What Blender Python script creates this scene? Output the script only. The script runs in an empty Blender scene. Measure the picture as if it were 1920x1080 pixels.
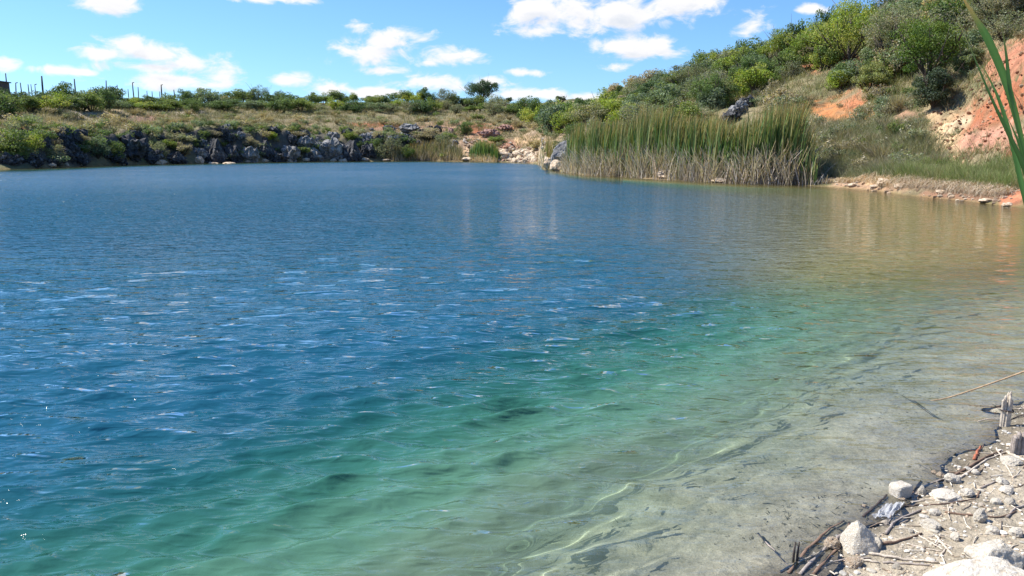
import bpy, math, random
import numpy as np
from mathutils import Vector, Matrix
R = math.radians
scene = bpy.context.scene

# ---------------------------------------------------------------- camera
CAM_H = 1.7
PITCH = R(10.0)
FPX = 960 / math.tan(R(33.0))           # focal length in photo pixels (1920 wide)
cd = bpy.data.cameras.new('camera'); cam = bpy.data.objects.new('camera', cd)
scene.collection.objects.link(cam)
cam.location = (0, 0, CAM_H); cam.rotation_euler = (R(90) - PITCH, 0, 0)
cd.sensor_width = 36; cd.lens = 18 / math.tan(R(33.0))
cd.clip_start = 0.05; cd.clip_end = 6000
scene.camera = cam

# ---------------------------------------------------------------- light
SUN_AZ, SUN_EL = R(-72), R(50)          # azimuth from +Y towards +X (negative: left), elevation
sd = bpy.data.lights.new('sun', 'SUN'); sd.energy = 4.6; sd.angle = R(0.53); sd.color = (1.0, 0.95, 0.87)
sun = bpy.data.objects.new('sun', sd); scene.collection.objects.link(sun)
sv = Vector((math.sin(SUN_AZ) * math.cos(SUN_EL), math.cos(SUN_AZ) * math.cos(SUN_EL), math.sin(SUN_EL)))
sun.rotation_euler = sv.to_track_quat('Z', 'Y').to_euler()
sd.cycles.is_caustics_light = True
sun.location = (-40, 20, 60)
scene.view_settings.view_transform = 'Standard'; scene.view_settings.look = 'None'
scene.view_settings.gamma = 1; scene.view_settings.exposure = 0.85
scene.view_settings.use_curve_mapping = False
scene.render.engine = 'CYCLES'
scene.cycles.use_denoising = True
scene.cycles.max_bounces = 7; scene.cycles.diffuse_bounces = 3; scene.cycles.glossy_bounces = 3
scene.cycles.transparent_max_bounces = 12
scene.cycles.caustics_reflective = False; scene.cycles.caustics_refractive = True
scene.cycles.sample_clamp_indirect = 25; scene.cycles.sample_clamp_direct = 8

# ---------------------------------------------------------------- node helpers
class NT:
    def __init__(s, tree): s.t = tree; s.n = tree.nodes; s.l = tree.links
    def new(s, ty, **kw):
        n = s.n.new(ty)
        for k, v in kw.items(): setattr(n, k, v)
        return n
    def put(s, sock, v):
        if isinstance(v, bpy.types.NodeSocket): s.l.new(v, sock)
        elif v is not None:
            if sock.type == 'RGBA' and hasattr(v, '__len__') and len(v) == 3: v = (*v, 1)
            sock.default_value = v
    def math(s, op, a, b=None, c=None, clamp=False):
        n = s.new('ShaderNodeMath', operation=op, use_clamp=clamp)
        s.put(n.inputs[0], a); s.put(n.inputs[1], b) if b is not None else None
        if c is not None: s.put(n.inputs[2], c)
        return n.outputs[0]
    def vmath(s, op, a, b=None):
        n = s.new('ShaderNodeVectorMath', operation=op)
        s.put(n.inputs[0], a)
        if b is not None: s.put(n.inputs[1], b)
        return n.outputs['Value'] if op in ('LENGTH', 'DOT_PRODUCT') else n.outputs[0]
    def noise(s, vec, scale, detail=4, rough=0.55, dist=0.0):
        n = s.new('ShaderNodeTexNoise'); s.put(n.inputs['Vector'], vec)
        n.inputs['Scale'].default_value = scale; n.inputs['Detail'].default_value = detail
        n.inputs['Roughness'].default_value = rough; n.inputs['Distortion'].default_value = dist
        return n.outputs['Fac']
    def ramp(s, f, stops, interp='LINEAR'):
        n = s.new('ShaderNodeValToRGB'); s.put(n.inputs[0], f); e = n.color_ramp.elements
        n.color_ramp.interpolation = interp
        while len(e) < len(stops): e.new(0.5)
        for i, (p, c) in enumerate(stops):
            e[i].position = p; e[i].color = (*c, 1) if len(c) == 3 else c
        return n.outputs[0]
    def mix(s, f, a, b, blend='MIX'):
        n = s.new('ShaderNodeMix', data_type='RGBA', blend_type=blend)
        s.put(n.inputs[0], f); s.put(n.inputs[6], a); s.put(n.inputs[7], b)
        return n.outputs[2]
    def attr(s, name, out='Color'):
        n = s.new('ShaderNodeAttribute', attribute_name=name); return n.outputs[out]
    def smooth(s, v, lo, hi):
        n = s.new('ShaderNodeMapRange', interpolation_type='SMOOTHSTEP'); s.put(n.inputs[0], v)
        n.inputs[1].default_value = lo; n.inputs[2].default_value = hi
        return n.outputs[0]

def new_mat(name):
    m = bpy.data.materials.new(name); m.use_nodes = True; m.node_tree.nodes.clear()
    t = NT(m.node_tree); out = t.new('ShaderNodeOutputMaterial')
    return m, t, out

# photo pixel -> ray
def ray(px, py):
    u = (px - 960) / FPX; v = (540 - py) / FPX
    return np.array([u, math.cos(PITCH) + v * math.sin(PITCH), -math.sin(PITCH) + v * math.cos(PITCH)])
def az_el(px, py):
    d = ray(px, py); return math.atan2(d[0], d[1]), math.atan2(d[2], math.hypot(d[0], d[1]))
def project(x, y, z):                   # world -> photo pixel
    dz = z - CAM_H; c, s = math.cos(PITCH), math.sin(PITCH)
    depth = y * c - dz * s; up = y * s + dz * c
    depth = np.where(depth > 0.05, depth, np.nan)
    return 960 + FPX * x / depth, 540 - FPX * up / depth

# ---------------------------------------------------------------- sky and clouds (world)
W = bpy.data.worlds.new('World'); scene.world = W; W.use_nodes = True
W.cycles.sampling_method = 'MANUAL'; W.cycles.sample_map_resolution = 128
W.node_tree.nodes.clear(); w = NT(W.node_tree)
grp = bpy.data.node_groups.new('cloud_cover', 'ShaderNodeTree')
grp.interface.new_socket('Vector', in_out='INPUT', socket_type='NodeSocketVector')
grp.interface.new_socket('Value', in_out='OUTPUT', socket_type='NodeSocketFloat')
g = NT(grp); gi = g.new('NodeGroupInput'); go = g.new('NodeGroupOutput')
CLOUDS = [(195,4,64,20,1), (200,98,55,15,.9), (238,84,40,20,1), (285,100,85,20,1), (345,120,68,24,.9), (290,128,90,14,.8), (330,150,100,17,.85),
 (400,160,42,10,.8), (105,131,42,10,1), (150,136,26,7,.9), (5,120,28,11,1), (535,151,42,14,1), (505,-3,90,9,.9), (620,168,44,16,1),
 (700,100,80,24,1), (720,82,45,18,1), (750,64,58,12,.75), (672,48,26,12,.55), (725,133,52,10,.8), (848,107,60,19,1), (805,119,28,8,.7), (800,154,80,19,1),
 (700,174,95,11,.9), (905,152,60,13,.6), (990,136,40,8,.7), (985,176,85,13,.95), (1105,180,40,15,1), (1060,30,110,42,1), (1000,18,60,30,1), (1170,22,110,36,1),
 (1275,6,85,30,1), (1010,58,50,14,.7), (1190,90,78,27,1.1), (1225,80,40,18,1), (1412,42,32,18,.5), (1520,16,22,10,.8), (1160,124,30,8,.5),
 (560,-60,160,24,1), (1500,-90,200,34,1), (300,-150,260,40,1), (900,-260,300,50,1), (1500,-420,420,70,1), (200,-520,300,70,1)]
vec = gi.outputs[0]; best = None
for cx, cy, rx, ry, st in CLOUDS:
    a, e = az_el(cx, cy); k = FPX / math.cos(a)
    d = g.vmath('SUBTRACT', vec, (a, e, 0))
    d = g.vmath('MULTIPLY', d, (FPX / rx * .98, FPX / ry, 0))
    L = g.vmath('LENGTH', d)
    v = g.math('MULTIPLY', g.math('SUBTRACT', 1.0, L), st)
    best = v if best is None else g.math('SMOOTH_MAX', best, v, 0.15)
nv = g.vmath('MULTIPLY', vec, (1.0, 1.9, 1.0))
n1 = g.noise(nv, 26, 7, 0.60, 0.4)
n2 = g.noise(nv, 9, 3, 0.5)
# scattered clouds for the rest of the sky (overhead, sides, behind)
sep = g.new('ShaderNodeSeparateXYZ'); g.l.new(vec, sep.inputs[0])
gen = g.math('ADD', g.math('MULTIPLY', g.noise(g.vmath('MULTIPLY', vec, (1, 1.8, 1)), 3.2, 3, .5), 3.2), -2.4)
hi = g.smooth(sep.outputs[1], 0.30, 0.42); side = g.smooth(g.math('ABSOLUTE', sep.outputs[0]), 0.72, 0.85)
gen = g.math('SUBTRACT', gen, g.math('MULTIPLY', g.math('SUBTRACT', 1, g.math('MAXIMUM', hi, side)), 9))
best = g.math('MAXIMUM', best, gen)
den = g.math('ADD', best, g.math('MULTIPLY', g.math('SUBTRACT', n1, 0.51), 2.7))
den = g.math('ADD', den, g.math('MULTIPLY', g.math('SUBTRACT', n2, 0.5), 0.8))
g.l.new(den, go.inputs[0])

tc = w.new('ShaderNodeTexCoord'); sx = w.new('ShaderNodeSeparateXYZ'); w.l.new(tc.outputs['Generated'], sx.inputs[0])
az = w.math('ARCTAN2', sx.outputs[0], sx.outputs[1]); el = w.math('ARCSINE', sx.outputs[2])
cb = w.new('ShaderNodeCombineXYZ'); w.l.new(az, cb.inputs[0]); w.l.new(el, cb.inputs[1])
def cover(v):
    n = w.new('ShaderNodeGroup'); n.node_tree = grp; w.put(n.inputs[0], v); return n.outputs[0]
c0 = cover(cb.outputs[0])
c1 = cover(w.vmath('ADD', cb.outputs[0], (-0.006, 0.012, 0)))   # how much cloud lies between here and the sun side
sky = w.new('ShaderNodeTexSky'); sky.sky_type = 'NISHITA'; sky.sun_disc = False
sky.sun_elevation = SUN_EL; sky.sun_rotation = SUN_AZ
sky.altitude = 300; sky.air_density = 1.0; sky.dust_density = 0.35; sky.ozone_density = 2.2
skyc = w.mix(1.0, sky.outputs[0], (.52, .76, 1.08), 'MULTIPLY')
cloudcol = w.ramp(w.smooth(c1, -0.3, 1.6), [(0, (1, 1, 1)), (0.4, (.96, .96, .97)), (1, (.74, .79, .86))])
cloudcol = w.mix(1.0, cloudcol, (5.7, 5.7, 5.8), 'MULTIPLY')
alpha = w.math('MULTIPLY', w.smooth(c0, -0.12, 0.62), w.smooth(el, 0.0, 0.03))
bgc = w.mix(alpha, skyc, cloudcol)
bg = w.new('ShaderNodeBackground'); w.put(bg.inputs[0], bgc); bg.inputs[1].default_value = 0.10
wo = w.new('ShaderNodeOutputWorld'); w.l.new(bg.outputs[0], wo.inputs[0])

# ---------------------------------------------------------------- numpy helpers
def _hash(ix, iy, iz=0):
    h = (ix.astype(np.int64) * 374761393 + iy.astype(np.int64) * 668265263 + np.asarray(iz).astype(np.int64) * 2147483647) & 0x7fffffff
    h = ((h ^ (h >> 13)) * 1274126177) & 0x7fffffff
    h = (h ^ (h >> 16)) & 0xffff
    return h / 65535.0
def vnoise(x, y, seed=0):
    x = np.asarray(x, float) + seed * 17.3; y = np.asarray(y, float) - seed * 9.1
    ix = np.floor(x); iy = np.floor(y); fx = x - ix; fy = y - iy
    fx = fx * fx * (3 - 2 * fx); fy = fy * fy * (3 - 2 * fy)
    a = _hash(ix, iy); b = _hash(ix + 1, iy); c = _hash(ix, iy + 1); d = _hash(ix + 1, iy + 1)
    return (a + (b - a) * fx + (c - a) * fy + (a - b - c + d) * fx * fy) * 2 - 1
def fbm(x, y, oct=4, seed=0, gain=.5):
    s = 0; a = 1; f = 1; t = 0
    for i in range(oct):
        s = s + a * vnoise(x * f, y * f, seed + i * 3); t += a; a *= gain; f *= 2.03
    return s / t
def vnoise3(p, seed=0):
    p = p + seed * 11.7; i = np.floor(p); f = p - i; f = f * f * (3 - 2 * f)
    r = 0
    for dx in (0, 1):
        for dy in (0, 1):
            for dz in (0, 1):
                wgt = (f[:, 0] if dx else 1 - f[:, 0]) * (f[:, 1] if dy else 1 - f[:, 1]) * (f[:, 2] if dz else 1 - f[:, 2])
                r = r + wgt * _hash(i[:, 0] + dx, i[:, 1] + dy, i[:, 2] + dz)
    return r * 2 - 1
def sstep(a, b, x):
    t = np.clip((x - a) / (b - a), 0, 1); return t * t * (3 - 2 * t)

def mesh_np(name, verts, faces, mats, smooth=False, matidx=None, col=None, colname='tint', fattr=None):
    """faces: (n,k) array of one polygon size"""
    me = bpy.data.meshes.new(name)
    verts = np.asarray(verts, np.float32); faces = np.asarray(faces, np.int32)
    me.vertices.add(len(verts)); me.vertices.foreach_set('co', verts.ravel())
    k = faces.shape[1]
    me.loops.add(faces.size); me.loops.foreach_set('vertex_index', faces.ravel())
    me.polygons.add(len(faces)); me.polygons.foreach_set('loop_start', np.arange(0, faces.size, k, dtype=np.int32))
    try: me.polygons.foreach_set('loop_total', np.full(len(faces), k, np.int32))
    except Exception: pass
    me.polygons.foreach_set('use_smooth', np.full(len(faces), smooth))
    for m in (mats if isinstance(mats, (list, tuple)) else [mats]): me.materials.append(m)
    if matidx is not None: me.polygons.foreach_set('material_index', np.asarray(matidx, np.int32))
    if col is not None:
        a = me.color_attributes.new(colname, 'FLOAT_COLOR', 'POINT')
        c = np.ones((len(verts), 4), np.float32); c[:, :3] = col; a.data.foreach_set('color', c.ravel())
    if fattr:
        for nm, arr in fattr.items():
            a = me.attributes.new(nm, 'FLOAT', 'POINT'); a.data.foreach_set('value', np.asarray(arr, np.float32))
    me.update(calc_edges=True); me.validate()
    return me
def link(name, me, parent=None, loc=None, rotz=0, scale=None):
    o = bpy.data.objects.new(name, me); scene.collection.objects.link(o)
    if parent: o.parent = parent
    if loc is not None: o.location = loc
    if rotz: o.rotation_euler = (0, 0, rotz)
    if scale is not None: o.scale = scale if hasattr(scale, '__len__') else (scale,) * 3
    return o
def tag(o, label, cat, group=None, kind=None):
    if label: o['label'] = label
    if cat: o['category'] = cat
    if group: o['group'] = group
    if kind: o['kind'] = kind
    return o
def thing(name, label, cat, loc, rotz=0, group=None):
    o = bpy.data.objects.new(name, None); scene.collection.objects.link(o)
    o.location = loc; o.rotation_euler = (0, 0, rotz); o.empty_display_size = .2
    return tag(o, label, cat, group)
def grid_faces(nr, nc):
    i = np.arange(nr - 1)[:, None] * nc + np.arange(nc - 1)[None]
    i = i.ravel(); return np.stack([i, i + 1, i + nc + 1, i + nc], 1)
# ---------------------------------------------------------------- terrain
# far shore: columns (photo x, shoreline y, [(metres behind shore, y of the ground there)])
COLS = [
 (0,   317, [(1.2,302),(3.5,268),(8,250),(20,234),(28,208),(42,192),(80,188)]),
 (60,  316, [(1.2,300),(3.5,266),(7,248),(20,232),(27,208),(42,193),(80,190)]),
 (120, 314, [(1.2,298),(3.5,262),(7,247),(19,232),(26,206),(42,195),(80,192)]),
 (250, 309, [(1.2,292),(3.5,258),(7,244),(20,230),(26,210),(42,196),(80,194)]),
 (400, 306, [(1,288),(3,252),(7,243),(20,224),(27,210),(40,198),(80,195)]),
 (600, 303, [(1.5,292),(4,256),(8,242),(20,220),(30,208),(42,196),(80,194)]),
 (800, 302, [(2,293),(6,262),(10,240),(20,224),(30,209),(42,197),(80,193)]),
 (900, 303, [(3,293),(8,266),(14,244),(24,226),(34,210),(45,198),(80,195)]),
 (960, 304, [(3,295),(10,268),(18,243),(28,228),(40,210),(52,198),(90,194)]),
 (1012,306, [(4,296),(12,270),(22,244),(32,228),(44,211),(60,198),(90,194)]),
 (1026,319, [(2,312),(6,302),(16,280),(28,258),(44,236),(62,212),(80,198),(110,192)]),
 (1060,323, [(2,314),(6,304),(16,278),(28,254),(44,228),(62,205),(80,192),(110,186)]),
 (1100,328, [(3,318),(8,302),(16,272),(28,245),(45,215),(65,197),(90,190)]),
 (1200,334, [(3,322),(8,300),(14,275),(25,242),(45,200),(62,176),(90,170)]),
 (1300,340, [(3,328),(7,304),(12,275),(22,228),(38,178),(54,146),(80,139)]),
 (1400,345, [(3,330),(6,306),(11,272),(20,220),(33,165),(46,126),(80,116)]),
 (1500,347, [(3,330),(6,302),(10,270),(18,212),(30,146),(42,102),(60,90)]),
 (1560,350, [(1.5,340),(4,326),(10,268),(18,205),(30,128),(42,80),(60,62)]),
 (1620,355, [(1,346),(2.5,338),(5,322),(10,268),(17,205),(28,122),(40,62),(60,28)]),
 (1700,366, [(.8,352),(2,340),(5,320),(9,272),(16,200),(26,118),(40,30),(60,-40),(100,-60)]),
 (1800,376, [(.8,360),(1.8,344),(5,322),(8,280),(13,215),(22,130),(36,30),(60,-70),(100,-110)]),
 (1860,382, [(.8,366),(1.8,348),(5,318),(7.5,270),(12,190),(18,105),(32,25),(60,-110),(100,-160)]),
 (1930,390, [(.8,372),(1.8,352),(4.5,318),(6.5,262),(10,170),(15,75),(30,20),(60,-140),(100,-190)]),
]
DR = np.concatenate([np.linspace(0, 4, 17)[:-1], np.linspace(4, 20, 25)[:-1], np.linspace(20, 120, 41)])
th_c, r0_c, Z_c = [], [], []
vh = math.tan(PITCH)
for px, ys, pts in COLS:
    u = (px - 960) / FPX; a = u / (math.cos(PITCH) + vh * math.sin(PITCH))
    th = math.atan(a)
    d = ray(px, ys); Y0 = -CAM_H / d[2] * d[1]
    rr, zz = [0.0], [0.0]
    for dY, y in pts:
        d = ray(px, y); Y = Y0 + dY; rr.append(dY / math.cos(th)); zz.append(CAM_H + Y * d[2] / d[1])
    th_c.append(th); r0_c.append(Y0 / math.cos(th)); Z_c.append(np.interp(DR, rr, zz))
def ext(deg, r0, pts):
    return R(deg), r0, np.interp(DR, [0] + [p[0] for p in pts], [0] + [p[1] for p in pts])
left = [ext(-180, 40, [(3, 2), (20, 6), (60, 9)]), ext(-120, 42, [(3, 2.5), (20, 6), (60, 9)]), ext(-80, 52, [(3, 3), (20, 6), (60, 9)]),
        ext(-50, 72, [(1.3, .8), (4, 3.2), (20, 5.5), (30, 7.5), (60, 9)])]
right = [ext(40, 24.5, [(1, .45), (2, .8), (6, 2), (14, 7.5), (30, 14), (60, 26), (120, 36)]), ext(50, 20, [(1, .4), (3, .9), (8, 2.5), (20, 9), (50, 20), (120, 34)]),
         ext(80, 18, [(3, .6), (10, 2), (30, 8), (120, 20)]), ext(120, 20, [(3, .5), (20, 2), (60, 6)]), ext(180, 40, [(3, 1), (20, 3), (60, 9)])]
cols = left + list(zip(th_c, r0_c, Z_c)) + right
TH = np.array([c[0] for c in cols]); R0 = np.array([c[1] for c in cols]); ZC = np.array([c[2] for c in cols])

NA, NB = 0.85, 1.99
_nl = math.hypot(NA, 1)
def near_s(x, y):                       # distance from the near waterline, positive over the lake
    w = 0.10 * vnoise(x * 1.1, y * 1.1, 5) + 0.05 * vnoise(x * 3.3, y * 3.3, 6) + 0.02 * vnoise(x * 9, y * 9, 2)
    return (y - NA * x - NB) / _nl + w
def height(x, y, detail=True):
    x = np.asarray(x, float); y = np.asarray(y, float)
    r = np.hypot(x, y); th = np.arctan2(x, y)
    if detail:
        th = th + 0.012 * fbm(x * .25, y * .25, 3, 31) * sstep(10, 30, r)
    r0 = np.interp(th, TH, R0)
    if detail: r0 = r0 + 0.9 * fbm(x * .35, y * .35, 3, 41) * sstep(25, 60, r0)
    ci = np.clip(np.searchsorted(TH, th) - 1, 0, len(TH) - 2)
    ft = np.clip((th - TH[ci]) / (TH[ci + 1] - TH[ci]), 0, 1)
    dr = r - r0; dc = np.clip(dr, 0, 119.9)
    j = np.clip(np.searchsorted(DR, dc) - 1, 0, len(DR) - 2); fj = (dc - DR[j]) / (DR[j + 1] - DR[j])
    z0 = ZC[ci, j] * (1 - fj) + ZC[ci, j + 1] * fj; z1 = ZC[ci + 1, j] * (1 - fj) + ZC[ci + 1, j + 1] * fj
    zf = z0 * (1 - ft) + z1 * ft
    zf = np.where(dr < 0, np.maximum(-0.16 * -dr - .02 * dr * dr, -4.5), zf)
    if detail:
        amp = sstep(0, 3, dr)
        zf = zf + amp * (0.45 * fbm(x * .3, y * .3, 4, 51) + 0.10 * fbm(x * 2, y * 2, 3, 61))
        cl = amp * (1 - sstep(7, 11, dr)) * (1 - sstep(R(0), R(6), th))      # cliff band on the far left shore
        zf = zf + cl * (0.9 * np.abs(vnoise(x * .55, y * .55, 71)) - .25 + .35 * np.abs(vnoise(x * 1.7, y * 1.7, 72)))
        er = sstep(2, 5, dr) * sstep(R(24), R(28), th) * (1 - sstep(25, 40, dr))   # gullies on the red bank
        zf = zf + er * (-.75 * np.abs(vnoise(x * .9 + y * .3, y * .22, 81)) - .3 * np.abs(vnoise(x * 2.4 + y * .5, y * .7, 83)) + .22 * fbm(x * 3, y * 3, 3, 82))
    s = near_s(x, y) if detail else (y - NA * x - NB) / _nl
    land = -s
    zn = np.where(s < 0, 0.11 * land / (1 + .22 * land) , 0)
    sp = np.maximum(s, 0)
    ddep = sstep(-0.8, 4.3, sp - 0.50 * np.clip(x, -3, 4.5) + .45 * fbm(x * .5, y * .5, 2, 15))
    zn = np.where(s >= 0, -0.13 * sp * (1 - ddep) - ddep * (0.15 + (0.90 + .10 * np.clip(-x, 0, 6)) * sp), zn)
    zn = np.maximum(zn, -4.5)
    if detail:
        zn = zn + 0.012 * fbm(x * 6, y * 6, 4, 91) + 0.02 * fbm(x * 2, y * 2, 2, 92)
    k = .25
    z = np.maximum(zf, zn)
    return z

# lookups: photo pixel -> first ground point along its ray
def hit(px, py, tmin=1.0, tmax=260):
    d = ray(px, py); t = np.concatenate([np.linspace(tmin, 12, 900), np.geomspace(12, tmax, 2500)])
    X = d[0] * t; Y = d[1] * t; Z = CAM_H + d[2] * t
    below = np.nonzero(Z <= np.maximum(height(X, Y), -.04))[0]
    if len(below) == 0: return None
    i = below[0]; return Vector((X[i], Y[i], float(max(height(X[i], Y[i]), -.12))))
def pix_m(p):                           # metres per photo pixel at a point
    return (p.y * math.cos(PITCH) - (p.z - CAM_H) * math.sin(PITCH)) / FPX

# sheet: polar rings round the camera
tha = np.concatenate([np.linspace(-180, -36, 73)[:-1], np.linspace(-36, 36, 521)[:-1], np.linspace(36, 60, 61)[:-1], np.linspace(60, 180, 61)])
ra = np.concatenate([[0.02], np.geomspace(.3, 2, 24)[:-1], np.geomspace(2, 16, 230)[:-1], np.geomspace(16, 60, 200)[:-1], np.geomspace(60, 190, 190)[:-1], np.geomspace(190, 3500, 26)])
RA, TA = np.meshgrid(ra, np.radians(tha), indexing='ij')
GX = RA * np.sin(TA); GY = RA * np.cos(TA); GZ = height(GX, GY)
PX, PY = project(GX, GY, GZ)
n1 = fbm(GX * .5, GY * .5, 4, 101); n2 = fbm(GX * 2.2, GY * 2.2, 3, 102)
def C(*c): return np.array(c, float)
col = np.zeros(GX.shape + (3,))
DRY, OLIVE = C(.26, .215, .125), C(.15, .155, .075)
m = sstep(-.3, .4, n1)[..., None]; col[:] = DRY * (1 - m) + OLIVE * m
def patch(cx, cy, rx, ry, c, ang=0, hard=.6, zmin=-.05):
    ca, sa = math.cos(R(ang)), math.sin(R(ang))
    dx, dy = PX - cx, cy - PY; ux = (dx * ca + dy * sa) / rx; uy = (-dx * sa + dy * ca) / ry
    v = 1 - np.sqrt(ux * ux + uy * uy) + .6 * n2 + .35 * n1
    w_ = sstep(0, hard, v); w_ = np.where(np.isnan(w_) | (GZ < zmin) | (RA < 14), 0, w_)[..., None]
    col[:] = col * (1 - w_) + np.asarray(c) * w_
RED, RED2, ORG, CRM, PALE = C(.40, .150, .075), C(.28, .105, .060), C(.48, .205, .082), C(.62, .42, .24), C(.55, .45, .33)
CLF = C(.10, .095, .085)
# far left cliff band: dark rock
dth = np.arctan2(GX, GY); r0g = np.interp(dth, TH, R0); dr_ = RA - r0g
cm = sstep(.3, 1.5, dr_ + .8 * n1) * (1 - sstep(4, 6.5, dr_ + 1.5 * n1)) * (1 - sstep(R(-5), R(-2), dth))
cm = np.where(GZ > -.2, cm * sstep(-.45, .1, n2 + .25), 0)[..., None]; col[:] = col * (1 - cm) + CLF * cm
for p in [(90,243,50,8,RED),(45,242,25,7,RED2),(160,248,40,6,ORG),(150,214,60,12,PALE),(210,213,26,9,CRM),(285,222,60,10,C(.33,.2,.14)),(360,212,30,7,PALE),
          (260,236,60,5,C(.4,.27,.17)),(560,232,30,9,C(.42,.27,.16)),(740,238,90,10,C(.42,.24,.16)),(700,234,60,5,RED),(840,238,60,12,C(.45,.28,.18)),
          (905,262,50,38,C(.5,.3,.19)),(880,285,30,24,C(.52,.36,.23)),(900,243,40,12,RED),(955,240,28,9,RED),(955,272,42,14,C(.48,.24,.16)),(1005,255,60,26,C(.40,.29,.18)),
          (985,262,26,9,CRM),(1040,248,60,16,C(.38,.28,.19)),(945,296,75,9,PALE),(870,298,70,6,C(.5,.36,.22)),(1000,298,40,8,C(.6,.45,.31)),
          (1555,206,50,24,ORG),(1600,190,30,26,C(.50,.2,.1)),(1520,128,22,14,RED),(1585,118,60,16,C(.42,.2,.11)),(1640,165,36,26,RED2),(1600,215,60,12,ORG),
          (1700,215,34,18,C(.42,.25,.16)),(1780,245,60,60,CRM,20),(1850,215,110,42,RED,25),(1900,190,60,60,RED,0),(1900,110,80,46,C(.45,.2,.12),10),
          (1860,262,90,34,C(.48,.25,.17),10),(1765,262,42,30,C(.66,.47,.28),50),(1800,232,44,16,C(.68,.52,.33),45),(1905,300,30,40,RED2),
          (1640,348,110,16,C(.42,.27,.17)),(1800,368,150,14,C(.30,.17,.11)),(1700,335,70,9,C(.55,.43,.29)),(1650,338,60,8,CRM),(1900,370,30,24,C(.5,.2,.11)),
          (1450,340,130,6,C(.45,.33,.22)),(1200,333,150,5,C(.5,.38,.26))]:
    patch(p[0], p[1], p[2], p[3], p[4], p[5] if len(p) > 5 else 0)
wmix = (sstep(.1, .55, fbm(GX * 1.3, GY * 1.3, 3, 120)) * .55)[..., None] * (GZ > .3)[..., None]
col[:] = col * (1 - wmix) + C(.25, .20, .12) * wmix
# wet foot of the far banks and the lake bed
BED = C(.24, .175, .075)
uw = sstep(.10, -.05, GZ)[..., None]; uw = np.where(RA[..., None] > 12, uw, 0)
col[:] = col * (1 - uw) + BED * uw
sN = near_s(GX, GY)
near = (sstep(16, 10, RA) * 1.0)[..., None]
BEACH, WET, NBED = C(.42, .36, .27), C(.20, .17, .125), C(.52, .485, .37)
wm = sstep(-.16, .0, sN)[..., None]; bm = sstep(0, .25, sN)[..., None]
nc = BEACH * (1 - wm) + WET * wm; nc = nc * (1 - bm) + NBED * bm
col[:] = col * (1 - near) + nc * near
n3 = fbm(GX * 7, GY * 7 + GZ * 5, 3, 103)
col *= (1 + .20 * n2[..., None] + .22 * n3[..., None])
V = np.stack([GX, GY, GZ], -1).reshape(-1, 3)

gm, t, out = new_mat('ground')
geo = t.new('ShaderNodeNewGeometry'); P = geo.outputs['Position']
base = t.attr('tint')
f1 = t.noise(P, 3.0, 6, .65); f2 = t.noise(P, 22, 5, .7); f3 = t.noise(P, 90, 3, .7)
b1 = t.mix(1.0, base, t.ramp(f1, [(.25, (.62, .62, .62)), (.5, (1, 1, 1)), (.75, (1.25, 1.22, 1.18))]), 'MULTIPLY')
b2 = t.mix(1.0, b1, t.ramp(f2, [(.3, (.70, .70, .68)), (.55, (1, 1, 1)), (.72, (1.30, 1.30, 1.30))]), 'MULTIPLY')
b3 = t.mix(1.0, b2, t.ramp(f3, [(.3, (.78, .78, .76)), (.6, (1.05, 1.05, 1.05)), (.75, (1.45, 1.45, 1.42))]), 'MULTIPLY')
bs = t.new('ShaderNodeBsdfPrincipled'); t.put(bs.inputs['Base Color'], b3); bs.inputs['Roughness'].default_value = .93
bs.inputs['Specular IOR Level'].default_value = .15
hgt = t.math('ADD', t.math('MULTIPLY', f1, .10), t.math('ADD', t.math('MULTIPLY', f2, .03), t.math('MULTIPLY', f3, .006)))
bu = t.new('ShaderNodeBump'); bu.inputs['Strength'].default_value = .9; bu.inputs['Distance'].default_value = 1.0; t.put(bu.inputs['Height'], hgt)
t.l.new(bu.outputs[0], bs.inputs['Normal']); t.l.new(bs.outputs[0], out.inputs[0])
ground = link('ground', mesh_np('ground', V, grid_faces(*GX.shape), gm, True, col=col.reshape(-1, 3)))
tag(ground, 'quarry banks, hillside, beach and lake bed of dry soil, red earth and pale rubble', 'ground', kind='structure')

# ---------------------------------------------------------------- water
thw = np.concatenate([np.linspace(-160, -36, 60)[:-1], np.linspace(-36, 36, 760)[:-1], np.linspace(36, 75, 90)])
q = np.linspace(1 / 1.2, 1 / 19.0, 950)
rw = np.concatenate([[.02, .4, .8], 1 / q, np.geomspace(19, 135, 110)[1:]])
WR, WT = np.meshgrid(rw, np.radians(thw), indexing='ij'); WX = WR * np.sin(WT); WY = WR * np.cos(WT)
dep = -height(WX, WY, True)
rng = np.random.RandomState(4)
WZ = np.zeros_like(WX)
WDX = np.zeros_like(WX); WDY = np.zeros_like(WX)
fade = sstep(18, 11, WR)
gust = .85 + .4 * fbm(WX * .45, WY * .45, 2, 7)
for i in range(46):
    lam = .11 * (1.047 ** i) * rng.uniform(.9, 1.1)
    ang = R(90 + 17) + rng.normal(0, .36)
    k = 2 * math.pi / lam; kx, ky = k * math.cos(ang), k * math.sin(ang)
    amp = .0185 * lam ** 1.0 * (1.35 if lam < .33 else .8 if lam < .5 else .34) / 1.95
    ph = rng.uniform(0, 6.28)
    lf = sstep(lam * 32, lam * 19, WR) if lam < 1.2 else 1.0
    arg = kx * WX + ky * WY + ph + 1.1 * fbm(WX * .8 / max(lam, .25) * .3, WY * .8 / max(lam, .25) * .3, 1, i)
    WZ += lf * amp * np.sin(arg)
    WDX += lf * amp * .75 * math.cos(ang) * np.cos(arg); WDY += lf * amp * .75 * math.sin(ang) * np.cos(arg)
sh = fade * gust * (.15 + .30 * sstep(.0, .3, dep) + .55 * sstep(.3, 1.4, dep))
calmv = 1 - .66 * sstep(R(8), R(24), WT) * sstep(9, 20, WR)
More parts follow.
